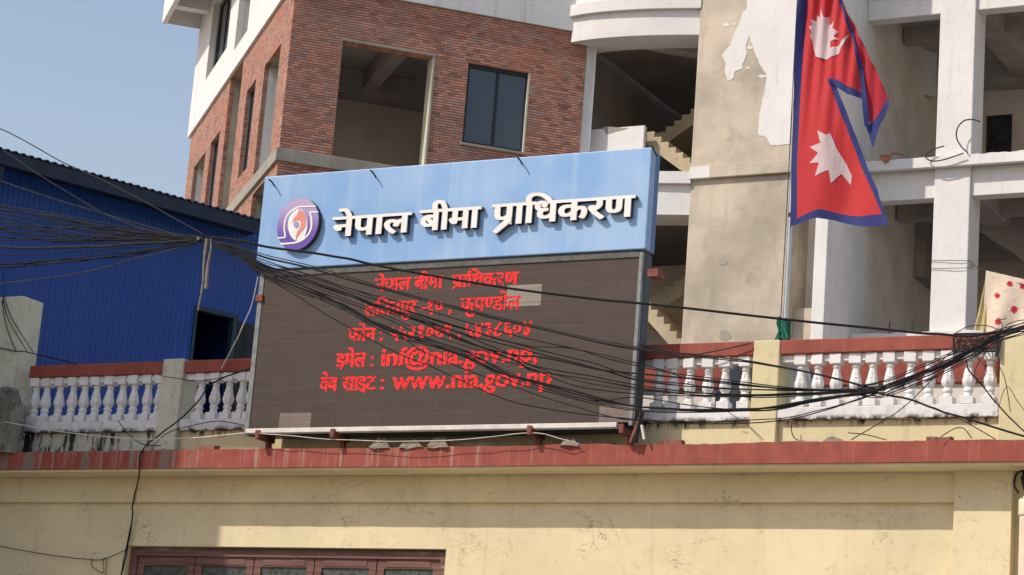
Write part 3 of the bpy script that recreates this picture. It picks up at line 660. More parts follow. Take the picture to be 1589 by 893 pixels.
M['fred'] = cloth('red_flag_cloth', (.62, .040, .045)); M['fblue'] = cloth('blue_flag_border', (.032, .045, .20)); M['fwhite'] = cloth('white_flag_cloth', (.74, .60, .60)); M['fred_shade'] = cloth('shaded_red_cloth', (.50, .025, .045))  # the folded panel's shade is put into a darker red
def fold(px, py, layer):
    t = px-1240+.05*(py-200)
    top = max(0., 1-py/240)                     # gathers near the top, calm towards the hem
    d = .05*top*math.sin(t*.33+py*.010)+.03*top*math.sin(t*.16-py*.02+1)+.055*math.sin(t*.042+py*.012+.5)*min(1, t/40) + .022*math.sin(t*.11-py*.028)*min(1, max(0, t/30))
    if py > 250: d += .035*math.sin(t*.10+.6)*(py-250)/100
    return FY-.06+d*.8+layer
def flagpiece(name, pts, mat, layer, step=5.):
    dense = []
    for a, b in zip(pts, pts[1:]+pts[:1]):
        n = max(1, int(math.hypot(b[0]-a[0], b[1]-a[1])/step)); dense += [(a[0]+(b[0]-a[0])*i/n, a[1]+(b[1]-a[1])*i/n) for i in range(n)]
    V = [Vector(p) for p in dense]; nb_ = len(V); x0, x1 = min(p.x for p in V), max(p.x for p in V); y0, y1 = min(p.y for p in V), max(p.y for p in V)
    y = y0+step/2; row = 0
    while y < y1:
        x = x0+step/2+(row % 2)*step/2
        while x < x1:
            q = Vector((x, y))
            ins = False; j = nb_-1
            for i in range(nb_):
                if (V[i].y > y) != (V[j].y > y) and x < (V[j].x-V[i].x)*(y-V[i].y)/(V[j].y-V[i].y)+V[i].x: ins = not ins
                j = i
            if ins and min((q-v).length for v in V[:nb_]) > step*.45: V.append(q)
            x += step
        y += step*.87; row += 1
    r_ = geometry.delaunay_2d_cdt(V, [(i, (i+1) % nb_) for i in range(nb_)], [list(range(nb_))], 1, 1e-4)
    mb = MB()
    for p in r_[0]:
        yy = fold(p.x, p.y, layer); u, z = F.hy(p.x, p.y, FY); mb.v.append((u, yy, z))
    mb.f = [tuple(f) for f in r_[2]]
    ob = mb.build(name, mat, fl, smooth=True); s2 = ob.modifiers.new('Solidify', 'SOLIDIFY'); s2.thickness = .003; s2.offset = 0
    es = ob.modifiers.new('EdgeSplit', 'EDGE_SPLIT'); es.split_angle = R(50)
    return ob
# lower pennant with the upper one above it; cloth runs on beyond the top of the frame
flagpiece('hoist_border', [(1248, -60), (1256, -60), (1253, 0), (1246, 130), (1240, 250), (1239, 341), (1229, 353), (1231, 250), (1237, 110), (1243, 0)], M['fblue'], 0)
flagpiece('lower_pennant', [(1253, 0), (1288, 60), (1291, 125), (1297, 150), (1318, 205), (1337, 258), (1358, 302), (1372, 336), (1335, 338), (1305, 333), (1275, 327), (1239, 341), (1240, 250), (1246, 130)], M['fred'], 0, 3.5)
flagpiece('lower_border', [(1290, 127), (1299, 132), (1312, 163), (1330, 212), (1348, 262), (1364, 296), (1368, 310), (1381, 345), (1380, 354), (1345, 355), (1322, 350), (1296, 343), (1270, 341), (1229, 353), (1239, 341), (1275, 327), (1305, 333), (1335, 338), (1372, 336), (1358, 302), (1337, 258), (1318, 205), (1297, 150)], M['fblue'], -.003)
flagpiece('upper_pennant', [(1253, 0), (1256, -60), (1300, -60), (1304, 0), (1316, 32), (1329, 70), (1337, 115), (1339, 147), (1318, 138), (1303, 128), (1290, 126), (1280, 90)], M['fred'], -.012, 3.2)
flagpiece('upper_border', [(1290, 126), (1303, 128), (1318, 138), (1339, 147), (1340, 156), (1322, 152), (1306, 142), (1296, 135), (1290, 133)], M['fblue'], -.016)
flagpiece('fold_border', [(1300, -60), (1305, -60), (1307, 0), (1314, 15), (1330, 62), (1341, 105), (1346, 140), (1350, 175), (1350, 200), (1344, 198), (1340, 160), (1337, 115), (1329, 70), (1316, 32), (1304, 0)], M['fblue'], -.022)
flagpiece('folded_panel', [(1307, 0), (1330, 45), (1352, 92), (1370, 130), (1378, 155), (1366, 175), (1351, 195), (1346, 176), (1341, 140), (1336, 105), (1325, 62), (1309, 15)], M['fred_shade'], .012)
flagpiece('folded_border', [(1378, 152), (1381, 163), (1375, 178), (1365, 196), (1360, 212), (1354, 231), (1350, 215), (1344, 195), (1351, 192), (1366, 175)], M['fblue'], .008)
def rays(pts): return pts
z5 = lambda x, y: (1200+x/4.465, y/4.465)
flagpiece('moon', [z5(*p) for p in ((282, 300), (288, 350), (300, 400), (335, 418), (380, 425), (430, 412), (480, 388), (520, 342), (549, 262), (518, 304), (482, 332), (445, 346), (412, 352), (404, 306), (478, 290), (440, 275), (470, 240), (430, 218), (442, 172), (395, 180), (397, 122), (368, 140), (342, 75), (330, 128), (310, 115), (306, 158), (280, 152), (284, 190), (263, 200), (280, 238), (270, 262))], M['fwhite'], -.0175, 3)
z6 = lambda x, y: (1200+x/4.7, 180+y/4.7)
flagpiece('sun', [z6(*p) for p in ((344, 127), (410, 162), (437, 146), (480, 260), (540, 360), (574, 440), (567, 508), (505, 430), (437, 506), (425, 412), (322, 455), (357, 360), (280, 358), (352, 290), (282, 242), (372, 220))], M['fwhite'], -.005, 3)

# ================================================================== blue shed behind the left balustrade
sh = thing('blue_shed', 'blue corrugated metal shed with dark scalloped eave behind the left balustrade', 'shed', S, (2.4, 1.5, 0))
k = NT('blue_sheet_metal', .45); n = k.noise(1.2, 4); x = k.axis(0); fx = k.math('FRACT', k.math('DIVIDE', x, .085)); rib = k.ramp(k.math('ABSOLUTE', k.math('SUBTRACT', fx, .5)), .30, .48)
st = k.noise(1, 4, .6, k.pos((6, 6, .3)))
c_ = k.mix(n, (.009, .058, .29), (.016, .08, .36)); c_ = k.mix(k.math('MULTIPLY', k.ramp(st, .5, .75), .22), c_, (.06, .11, .27)); k.bump(k.math('MULTIPLY', rib, 1.), .7, .02); fs = k.math('FRACT', k.math('DIVIDE', x, 1.02)); c_ = k.mix(k.ramp(fs, 0, .012, .6, 0), c_, (.006, .02, .08)); c_ = k.mix(k.math('MULTIPLY', k.ramp(k.noise(.5, 3, .5, k.pos(loc=(1, 4, 2))), .45, .65), .4), c_, (.035, .085, .27)); c_ = k.mix(k.ramp(k.noise(14, 4), .70, .78, 0, .5), c_, (.10, .13, .22)); M['bluesheet'] = k.out(c_)
EZ = S.hy(210, 290)[1]; u_end = S.hy(417, 372)[0]
SW = .55                                        # wall stands this far behind the eave
ud0 = S.hy(302, 480, SW)[0]; ud1 = S.hy(369, 500, SW)[0]; zd = S.hy(335, 481, SW)[1]
uw = S.hy(404, 440, SW)[0]
MB().wall(-2.5, uw, 5.0, EZ+.05, [(ud0, ud1, 5.5, zd)], SW, SW+.06).build('wall', M['bluesheet'], sh)
MB().box(uw-.05, uw+.0, SW+.063, SW+4, 5, EZ+.05).build('end_wall', M['bluesheet'], sh)
rm = MB(); nu = 420
for i in range(nu+1):
    u = -3+(u_end+3)*i/nu; zz = .016*math.sin(2*math.pi*u/.125)
    for y, dz in ((-.02, 0.), (1.5, .25), (5., .85)): rm.v.append((u, y, EZ+.02+zz+dz))
for i in range(nu):
    for q in range(2): rm.f.append((i*3+q, i*3+q+1, i*3+4+q, i*3+3+q))
M['sheetroof'] = plain('dark_roof_sheet', (.035, .045, .075), .5, 0, .2, 3)
r_ = rm.build('roof', M['sheetroof'], sh, smooth=True); s2 = r_.modifiers.new('Solidify', 'SOLIDIFY'); s2.thickness = .012
M['navy'] = plain('dark_navy_fascia', (.016, .026, .05), .5, 0, .2, 3)
MB().box(-3, u_end, .0, .03, EZ-.20, EZ+.0).build('fascia', M['navy'], sh, bevel=.004)
MB().box(-3, u_end, .033, SW, EZ-.10, EZ-.07).build('eave_soffit', M['navy'], sh)
M['teal'] = plain('dark_teal_frame', (.02, .05, .065), .5)
dr = MB(); dr.box(ud0+.002, ud0+.05, SW-.02, SW+.1, 5.5, zd-.07); dr.box(ud1-.09, ud1-.002, SW-.02, SW+.1, 5.5, zd-.07); dr.box(ud0, ud1, SW-.02, SW+.1, zd-.07, zd-.002)
do_ = dr.build('doorway', M['teal'], sh, bevel=.004)
M['gloom'] = plain('gloom_dark_grey', (.03, .032, .036), .8, 0, .5, 5)  # gloom of unlit interiors put into the colour; the grey panel shares it
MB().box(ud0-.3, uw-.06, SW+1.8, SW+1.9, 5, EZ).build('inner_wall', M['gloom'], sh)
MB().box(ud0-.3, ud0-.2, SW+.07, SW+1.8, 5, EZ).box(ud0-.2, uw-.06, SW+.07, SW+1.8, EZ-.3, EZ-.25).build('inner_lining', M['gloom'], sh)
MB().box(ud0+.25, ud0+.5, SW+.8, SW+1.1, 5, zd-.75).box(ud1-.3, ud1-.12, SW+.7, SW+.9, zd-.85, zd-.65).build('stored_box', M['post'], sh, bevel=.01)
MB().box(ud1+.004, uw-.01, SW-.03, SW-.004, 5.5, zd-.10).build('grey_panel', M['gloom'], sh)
MB().box(-.12, .12, .04, SW-.01, EZ-.44, EZ-.34).box(.10, .16, .04, .1, EZ-.44, EZ-.21).build('eave_bracket', M['navy'], sh)

# ================================================================== brick building
bk = thing('brick_building', 'red brick building with white upper storey and unglazed openings behind the sign', 'building', B, (4, 5, 0))
BZ = 17.93; LG0, LG1 = 14.24, 14.48
op = (1.05, 2.94, LG1, 16.90); bw = (3.65, 4.96, 15.22, 16.90); lo = (1.04, 2.95, 11.2, LG0)
BE = 6.12
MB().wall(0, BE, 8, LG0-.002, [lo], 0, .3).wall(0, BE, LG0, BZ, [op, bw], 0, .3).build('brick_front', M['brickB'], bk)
def az(pts): return [B.hx(a, b, 0) for a, b in pts]
holesA = [(.95, 2.55, LG1, 16.95), (3.42, 4.42, 14.98, 16.94), (5.25, 6.72, 6, BZ-.002), (7.45, 8.55, 14.6, 16.9), (9.2, 10.75, 13.4, 16.88), (.8, 2.4, 9, LG0-.1)]
AEND = 11.75
MB().wall(.302, AEND, 8, BZ, holesA, .0, .09, 'x').build('brick_side', M['brickA'], bk)
# concrete string course: front, and proud along the flank up to the slot
MB().box(-.06, op[1]-.0, -.06, -.002, LG0, LG1+.02).build('front_ledge', M['concrete'], bk, bevel=.01)
MB().box(-.06, -.002, 0, 6.72, LG0, LG1+.02).box(-.002, .5, .62, 6.9, LG0-.06, LG0).build('side_ledge', M['concrete'], bk, bevel=.01)
MB().box(op[0], op[1], -.02, .30, LG1-.16, LG1+.021).build('opening_sill', M['concrete'], bk, bevel=.008)
fr = MB(); fr.box(op[1]-.002, op[1]+.022, -.012, -.001, LG1, op[3]); fr.box(op[0]-.02, op[1]+.022, -.012, -.001, op[3], op[3]+.05); fr.build('opening_trim', M['concrete'], bk)
MB().box(op[1]-.028, op[1]-.003, .004, .40, LG1+.022, op[3]).build('opening_jamb', M['pale'], bk)
# rooms behind the openings
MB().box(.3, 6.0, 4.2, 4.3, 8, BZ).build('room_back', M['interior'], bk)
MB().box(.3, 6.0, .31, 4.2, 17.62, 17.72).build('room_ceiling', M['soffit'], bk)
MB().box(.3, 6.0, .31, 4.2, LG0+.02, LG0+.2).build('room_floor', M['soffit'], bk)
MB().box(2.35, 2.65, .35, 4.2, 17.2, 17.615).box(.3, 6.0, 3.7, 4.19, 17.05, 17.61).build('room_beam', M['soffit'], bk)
MB().box(5.9, 6.0, .31, 4.2, LG0+.2, 17.6).build('partition', M['interior'], bk)
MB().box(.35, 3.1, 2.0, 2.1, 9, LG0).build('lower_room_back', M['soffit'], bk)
def window(hole, parent, y0, nm='window', ax_='y', frame=.06, mull=(.5,), gl='glassg'):
    a, b, c, d = hole; m_ = MB()
    P = (lambda u0_, u1_, d0, d1, z0, z1: m_.box(u0_, u1_, d0, d1, z0, z1)) if ax_ == 'y' else (lambda u0_, u1_, d0, d1, z0, z1: m_.box(d0, d1, u0_, u1_, z0, z1))
    e = .003
    P(a+e, b-e, y0, y0+.06, c+e, c+frame); P(a+e, b-e, y0, y0+.06, d-frame*1.3, d-e); P(a+e, a+frame, y0, y0+.06, c+frame, d-frame*1.3); P(b-frame, b-e, y0, y0+.06, c+frame, d-frame*1.3)
    for t in mull: x_ = a+(b-a)*t; P(x_-frame*.45, x_+frame*.45, y0+.005, y0+.065, c+frame, d-frame*1.3)
    w_ = m_.build(nm, M['dframe'], parent, bevel=.004)
    g_ = MB(); (g_.box(a+frame, b-frame, y0+.03, y0+.036, c+frame, d-frame) if ax_ == 'y' else g_.box(y0+.03, y0+.036, a+frame, b-frame, c+frame, d-frame))
    g_.build('pane', M[gl], w_); return w_
wf = window(bw, bk, .07)
MB().box(bw[0]-.03, bw[1]+.03, -.03, .06, bw[2]-.05, bw[2]-.002).build('sill', M['concrete'], wf, bevel=.004)
MB().box(bw[1]-.035, bw[1]-.003, .0, .069, bw[2]+.003, bw[3]-.003).build('reveal', M['pale'], wf)
window(holesA[1], bk, .10, 'side_window', 'x', .05, (.33, .66)); window(holesA[3], bk, .10, 'side_window', 'x', .05, (.33, .66))
# grey-rendered reveals of the deep flank recesses: the far cheek faces the street
for i, (a, b, c, d) in enumerate((holesA[0], holesA[2], holesA[4], holesA[5])):
    dp_ = (.9, .75, 1.2, .9)[i]; top = d
    r_ = MB().box(.093, dp_, b+.002, b+.1, c, top).build('recess_cheek', M['greyblue'] if i in (0, 2) else M['concrete'], bk)
    if i in (1, 2): MB().box(dp_+.003, dp_+.1, a-.2, b+.1, c, top).build('recess_back', M['concrete'] if i == 1 else M['soffit'], r_)
    MB().box(.093, dp_, a-.1, b, top+.002, top+.1).build('recess_head', M['concrete'], r_)
MB().box(.02, .45, 1.1, 1.3, 9, 13.4).build('niche_post', M['concrete'], bk)
# white upper storey
UZ = 24.5
wins = [(7.42, 10.1, 18.85, 20.8), (4.85, 6.35, 18.45, UZ-1), (2.2, 3.1, 19.6, 21.)]
zz = [B.hx(a, b, 0) for a, b in ((280, 37), (292, 16), (276, 130), (293, 92))]
MB().wall(-.06, AEND+.25, BZ+.003, UZ, wins, -.06, .09, 'x').build('upper_side', M['white'], bk)
MB().box(.095, 14, -.06, .28, BZ+.003, UZ).build('upper_front', M['greyblue'], bk)  # this front's shade is put into its paint, greyer than the white side
window(wins[0], bk, .12, 'upper_window', 'x', .06, (.33, .66), 'glass'); window(wins[2], bk, .12, 'upper_window', 'x', .06, (.5,), 'glass')
r_ = MB().box(.093, 1.1, wins[1][1]+.002, wins[1][1]+.1, wins[1][2], wins[1][3]).build('upper_recess', M['greyblue'], bk)
MB().box(1.103, 1.2, wins[1][0]-.1, wins[1][1]+.1, wins[1][2], wins[1][3]).build('recess_back', M['greyblue'], r_)
MB().box(.3, 6, .3, AEND, UZ, UZ+.2).box(.3, 6.0, AEND-.05, AEND, 8, UZ).build('roof', M['concrete'], bk)
cb_ = MB(); cw = 1.0; cz = 20.72; ce = AEND+.2    # oversailing canopy with a coffered underside
cb_.box(-cw, -cw+.12, 1, ce, cz, cz+.9); cb_.box(-cw+.12, -.062, ce-.02, ce, cz+.02, cz+.9); cb_.box(-cw+.12, -.062, 1, ce-.02, cz+.62, cz+.72)
for yy in (ce-1.35, ce-3.2, ce-5.0, ce-7): cb_.box(-cw+.12, -.062, yy, yy+.3, cz+.05, cz+.62)
cb_.build('canopy', M['white'], bk, bevel=.008)
MB().box(BE-.0+.003, BE+.22, .02, .4, 8, BZ).build('end_column', M['greyblue'], bk)

# ================================================================== white building
wb = thing('white_building', 'half finished white building with stair tower and open floors behind the flag', 'building', W, (2, 3, 0))
TZ = 14.655; TU0, TU1 = -.083, 2.07
MB().box(TU0, TU1, 0, 2.6, 6, TZ).build('lower_tower', M['plaster'], wb, bevel=.015)
MB().box(TU0, TU1, -.05, 2.6, TZ+.245, 24).build('upper_tower', M['plaster'], wb, bevel=.015)
lm = MB(); lm.box(.36, TU1, -.10, 2.6, TZ+.0, TZ+.243); lm.build('tower_ledge', M['plaster'], wb, bevel=.01)
def jag(pts, amp, sub, seed):
    rnd = random.Random(seed); out = []
    for a, b in zip(pts, pts[1:]+pts[:1]):
        for i in range(sub): t = i/sub; out.append((a[0]+(b[0]-a[0])*t+(rnd.uniform(-amp, amp) if i else 0), a[1]+(b[1]-a[1])*t+(rnd.uniform(-amp, amp) if i else 0)))
    return out
q4 = lambda x, y: W.hy(860+x/2.976, y/2.976, -.05)
pp = [q4(*p) for p in ((900, 0), (1125, 0), (1130, -80), (905, -80))]
MB().prism(jag([q4(*p) for p in ((890, -60), (1140, -60), (1122, 200), (1092, 668), (1000, 672), (985, 640), (943, 625), (945, 560), (960, 480), (975, 410), (980, 350), (960, 310), (945, 290), (925, 240), (915, 200), (900, 165), (885, 215), (890, 250), (875, 290), (868, 320), (838, 330), (825, 365), (805, 375), (790, 345), (792, 290), (775, 262), (790, 235), (812, 215), (830, 160), (850, 125), (870, 60), (890, 40))], .012, 4, 5), -.058, -.0505).build('white_paint_patch', M['white'], wb)
for i, cpt in enumerate(((795, 115, 12, 9), (832, 112, 7, 5), (905, 222, 14, 7), (962, 354, 18, 7), (895, 315, 8, 6), (860, 210, 7, 10))):
    MB().prism([q4(cpt[0]+cpt[2]*math.cos(w)*(1+.3*math.sin(3*w+i)), cpt[1]+cpt[3]*math.sin(w)) for w in [2*math.pi*j/12 for j in range(12)]], -.057, -.0505).build('paint_dab', M['white'], wb)
q5 = lambda x, y: W.hy(980+x/2.625, 220+y/2.625, 0)
for i, cpt in enumerate(((372, 487, 20, 17), (380, 790, 25, 22))):
    MB().prism([q5(cpt[0]+cpt[2]*math.cos(w)*(1+.15*math.sin(3*w+i)), cpt[1]+cpt[3]*math.sin(w)) for w in [2*math.pi*j/18 for j in range(18)]], -.006, -.001).build('cement_patch', M['concrete'], wb)
# recess and fin wall right of the tower
MB().box(TU1+.002, 2.555, .9, 1.0, 6, 24).build('recess_wall', M['interior'], wb)
MB().box(TU1+.002, 2.555, .30, .45, 6, 12.05).build('recess_parapet', M['plaster'], wb, bevel=.008)
RY = 1.60                                       # the open wing stands this far behind the tower face
MB().box(2.557, 2.81, 0, 2.2, 6, 24).build('fin_wall', M['white'], wb, bevel=.012)
# open wing: columns, slab lips, beams
cu0 = W.hy(1441, 500, RY)[0]-.0; cu1 = W.hy(1494, 500, RY)[0]
c_top = W.hy(1461, 0, RY)[0]; c_top1 = W.hy(1519, 0, RY)[0]
cu0 = (cu0+c_top)/2; cu1 = (cu1+c_top1)/2
ref = MB().box(cu0, cu1, RY, RY+.7, 6, 24).build('column', M['white'], wb, bevel=.02)
MB().box(cu1+3.1, cu1+3.9, RY, RY+.7, 6, 24).build('column', M['white'], wb, bevel=.02)
def lv(py0, py1, px=1500, y=RY): return W.hy(px, py0, y)[1], W.hy(px, py1, y)[1]
def lips(zlo, zhi, name):
    m_ = MB(); n = 90; u0_, u1_ = 2.83, 9.; base = len(m_.v)
    for i in range(n+1):
        u = u0_+(u1_-u0_)*i/n; t = zhi+.02*noise.noise((u*5, zlo, 1))+.012*noise.noise((u*15, zlo, 1)); m_.v += [(u, RY-.16, zlo), (u, RY-.16, t), (u, RY-.02, t), (u, RY-.02, zlo)]
    for i in range(n):
        a = i*4
        for q in range(4): m_.f.append((a+q, a+(q+1) % 4, a+4+(q+1) % 4, a+4+q))
    m_.f += [(0, 3, 2, 1), (n*4, n*4+1, n*4+2, n*4+3)]
    return m_.build(name, M['white'], wb)
zA, zB = lv(255.5, 240, 1500, RY-.16)           # middle floor lip
zC = W.hy(1560, 301, RY+.08)[1]; zD = W.hy(1560, 11.5, RY+.08)[1]
FL = zB-zC+ (zD-zB)                             # storey height
lips(zA, zB, 'slab_lip')
zL = W.hy(1400, 516, RY-.16)[1]; lips(zL-.35, zL, 'slab_lip'); lips(zD+.62, zD+.9, 'slab_lip')
for z0, z1, nm in ((zC, zA+.1, 'beam'), (zD, zD+.7, 'beam')):
    MB().box(2.815, cu0-.003, RY+.08, RY+.4, z0, z1).box(cu1+.003, cu1+3.1, RY+.08, RY+.4, z0, z1).build(nm, M['white'], wb, bevel=.012)
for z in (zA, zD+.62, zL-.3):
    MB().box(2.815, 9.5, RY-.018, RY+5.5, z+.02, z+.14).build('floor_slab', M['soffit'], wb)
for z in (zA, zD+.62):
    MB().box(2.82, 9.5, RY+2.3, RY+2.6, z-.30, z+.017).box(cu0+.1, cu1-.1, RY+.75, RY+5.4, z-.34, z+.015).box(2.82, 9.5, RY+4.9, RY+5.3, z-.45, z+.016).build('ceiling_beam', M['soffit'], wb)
MB().box(2.815, 9.5, RY+5.4, RY+5.55, 6, 24).build('rear_wall', M['interior'], wb)
MB().box(2.557, 2.79, 2.202, RY+5.6, 6, 24).build('side_wall', M['interior'], wb)
for (pa, pb) in (((1532, 181), (1568, 262)), ((1437, 188), (1447, 262))):
    A_, B_ = W.hy(*pa, RY+5.4), W.hy(*pb, RY+5.4); MB().box(A_[0], B_[0]+.01, RY+5.37, RY+5.395, zA+.15, A_[1]).build('doorway', M['gloom'], wb)  # dark panel on the wall stands in for an unlit opening
for k_, (pts, yy) in enumerate((([(1340, 85), (1375, 92), (1400, 118), (1420, 140), (1455, 142), (1600, 137), (1600, 20), (1340, 20)], RY+5.36), ([(1345, 380), (1350, 382), (1395, 412), (1402, 428), (1436, 431), (1436, 300), (1345, 300)], RY+3.6), ([(1520, 358), (1560, 385), (1600, 415), (1640, 445), (1640, 300), (1520, 300)], RY+3.2))):
    p = jag([W.hy(a, b, yy) for a, b in pts], .02, 4, k_+2); MB().prism(p, yy, yy+.03+(0 if k_ == 0 else 1.2)).build('bare_masonry' if k_ == 0 else 'stair_flight', M['soffit'], wb)
# curved balconies at the inner corner
p885 = W.loc(B.w(B.hy(884, 95)[0], -.02, 0)); PA = Vector((p885[0], p885[1]-.02)); PC = Vector((TU0-.003, .02)); PB = Vector((PC.x-1.75, PC.y+.05-.55)); 
def arc(off, n=28):
    out = []
    for i in range(n+1):
        t = i/n; p = PA*(1-t)**2+PB*2*t*(1-t)+PC*t*t; d = ((PB-PA)*(1-t)+(PC-PB)*t).normalized(); out.append(p+Vector((d.y, -d.x))*off)
    return out
def curved(zlo, zhi, o0, o1, name, mat):
    a, b = arc(o0), arc(o1); m_ = MB(); n = len(a)
    for i in range(n): m_.v += [(a[i].x, a[i].y, zlo), (a[i].x, a[i].y, zhi), (b[i].x, b[i].y, zhi), (b[i].x, b[i].y, zlo)]
    for i in range(n-1):
        for q in range(4): m_.f.append((i*4+q, i*4+(q+1) % 4, (i+1)*4+(q+1) % 4, (i+1)*4+q))
    m_.f += [(0, 3, 2, 1), (n*4-4, n*4-3, n*4-2, n*4-1)]
    return m_.build(name, mat, wb, smooth=True)
zU = W.hy(1080, 54, 0)[1]; zU1 = W.hy(1080, 15.5, 0)[1]
curved(zU, zU1, .0, -.8, 'balcony_fascia', M['white']); curved(zU1+.002, zU1+.24, .10, -.38, 'balcony_lip', M['white'])
curved(zU1+.245, zU1+1.3, -.02, -.2, 'balcony_parapet', M['white'])
zM = W.hy(1050, 334.5, 0)[1]; zM1 = W.hy(1050, 288, 0)[1]
curved(zM, zM1, .0, -.8, 'balcony_fascia', M['white']); curved(zM1+.002, zM1+.243, .10, -.38, 'balcony_lip', M['white'])
lm = MB(); lm.box(TU0, .358, -.10, -.002, TZ, TZ+.243); lm.build('ledge_return', M['white'], wb, bevel=.008)
# stair hall
for z in (zU1, zM1): MB().box(-3.2, -.09, .4, 6.5, z-.02, z+.12).build('hall_slab', M['soffit'], wb)
MB().wall(-3.4, 0, 6, 24, [(-1.2, -.1, 16.9, 17.9), (-1.2, -.1, 13.2, 14.2)], 6.5, 6.6).build('hall_back', M['interior'], wb)
MB().box(-3.42, -3.3, .8, 6.5, 6, 24).build('hall_side', M['soffit'], wb)
MB().box(-.08, -.0, 2.61, 6.5, 6, 24).build('hall_side', M['interior'], wb)
la = W.hy(904, 197, .5); lb = W.hy(1000, 200, .5)
MB().box(la[0], lb[0], .5, .62, zM1+.2, (la[1]+lb[1])/2).build('landing_parapet', M['white'], wb, bevel=.012)
ldk = MB().prism(jag([(W.hy(937, 196, .5)[0], W.hy(937, 197, .5)[1]), (W.hy(975, 199, .5)[0], W.hy(975, 199, .5)[1]), (W.hy(940, 209, .5)[0], W.hy(940, 209, .5)[1])], .006, 4, 8), .493, .499).build('chipped_edge', M['concrete'], wb)
def stair(pa, pb, y0, y1, steps, mat, thick=.28, parent=wb):
    """flight between two points of the soffit line seen in the plane y0"""
    (u0_, z0), (u1_, z1) = W.hy(*pa, y0), W.hy(*pb, y0); up = []
    for i in range(steps):
        t0, t1 = i/steps, (i+1)/steps
        if z1 > z0: up += [(u0_+(u1_-u0_)*t0, z0+(z1-z0)*t0), (u0_+(u1_-u0_)*t0, z0+(z1-z0)*t1)]
        else: up += [(u0_+(u1_-u0_)*t0, z0+(z1-z0)*t0), (u0_+(u1_-u0_)*t1, z0+(z1-z0)*t0)]
    up.append((u1_, z1)); low = [(u1_, z1-thick), (u0_, z0-thick)]
    return MB().prism(up+low, y0, y1).build('stair_flight', mat, parent, bevel=.008)
M['stair'] = plaster('dusty_stair_cement', (.44, .37, .25), (.26, .21, .14), .5, .3, patchy=.2)
stair((1004, 205), (1082, 262), .8, 1.9, 7, M['stair']); stair((1020, 214), (1084, 168), 2.1, 3.2, 5, M['stair'])
stair((1000, 470), (1070, 548), .8, 1.9, 7, M['stair']); stair((990, 475), (1072, 428), 2.1, 3.2, 6, M['stair'], .34)
MB().box(-3., -.1, 3.3, 3.45, 6, zM-.1).build('hall_wall', M['interior'], wb)

# things on and by the white building
oc = MB(); 
for i in range(13):
    t = i/12; u, z = W.hy(1365+33*t, 239-3*math.sin(t*3), RY-.2)
    for j in range(5): s_ = j/4; oc.v.append((u, RY-.20+.22*(s_ < .5)*(1-s_*2)+.0, z+.03-(.22*max(0, 1-abs(t-.3)*2.6)+.05)*s_*(1 if s_ > .2 else .3)+.02*noise.noise((t*6, s_*3, 0))))
for i in range(12):
    for j in range(4): oc.f.append((i*5+j, i*5+j+1, i*5+6+j, i*5+5+j))
o = oc.build('cloth', plain('orange_cloth', (.42, .16, .085), .9, 0, .25, 10), None, W, smooth=True); s2 = o.modifiers.new('Solidify', 'SOLIDIFY'); s2.thickness = .012
tag(o, 'crumpled orange cloth draped on the white slab edge', 'cloth')
cq = lambda pts, y: [(lambda q: (q[0], y, q[1]))(W.hy(1340+a/5.952, 170+b/5.952, y)) for a, b in pts]
o = MB().tube(cq([(745, 340), (660, 365), (590, 410), (580, 450), (640, 478), (740, 465), (850, 430), (925, 405)], RY-.25), .013, 6).tube(cq([(965, 405), (900, 340), (860, 260), (870, 170), (930, 105), (1010, 95), (1080, 115)], RY-.2), .014, 6).build('loose_cable', M['greycable'], None, W)
tag(o, 'loose black cable loop curling up the white column', 'cable')
rb = thing('rebar', 'two thin rebar stubs standing on the lower white slab', 'rebar', W, (4.3, RY-.1, zL))
for px in (1379.5, 1416): u = W.hy(px, 515, RY-.1)[0]; MB().tube([(u, RY-.1, zL-.05), (u+.01, RY-.1, zL+.22)], .01, 6, 1).build('bar', M['iron'], rb)
# bedsheet on its line
ys = RY-.35
a_, b_ = W.hy(1530, 420, ys), W.hy(1600, 440, ys)
k = NT('floral_bedsheet', .85); n = k.noise(3, 3)
vor = k.n('TexVoronoi', voronoi_dimensions='2D'); vor.inputs['Scale'].default_value = 2.7; vor.inputs['Randomness'].default_value = 1.
cv = k.n('CombineXYZ'); k.L(k.axis(0), cv.inputs[0]); k.L(k.axis(2), cv.inputs[1]); k.L(cv.outputs[0], vor.inputs['Vector'])
dd = k.math('ADD', vor.outputs['Distance'], k.math('MULTIPLY', k.math('SUBTRACT', k.noise(13, 4, .7), .5), .42))
c_ = k.mix(n, (.74, .62, .48), (.66, .55, .42)); ch = k.axis(0); cz_ = k.axis(2)
gl_ = k.math('MAXIMUM', k.ramp(k.math('FRACT', k.math('DIVIDE', ch, .21)), .965, .985), k.ramp(k.math('FRACT', k.math('DIVIDE', cz_, .26)), .965, .985)); c_ = k.mix(k.math('MULTIPLY', gl_, .25), c_, (.4, .3, .22))
c_ = k.mix(k.ramp(dd, .15, .18, 1, 0), c_, (.52, .045, .06)); c_ = k.mix(k.ramp(dd, .06, .10, .7, 0), c_, (.33, .01, .03)); v2 = k.n('TexVoronoi', voronoi_dimensions='2D'); v2.inputs['Scale'].default_value = 6.5; k.L(cv.outputs[0], v2.inputs['Vector']); d2 = k.math('ADD', v2.outputs['Distance'], k.math('MULTIPLY', k.math('SUBTRACT', k.noise(30, 3), .5), .4)); c_ = k.mix(k.math('MULTIPLY', k.ramp(d2, .10, .16, 1, 0), .45), c_, (.60, .22, .18)); M['sheet'] = k.out(c_)
sm = MB(); nu, nz_ = 46, 26
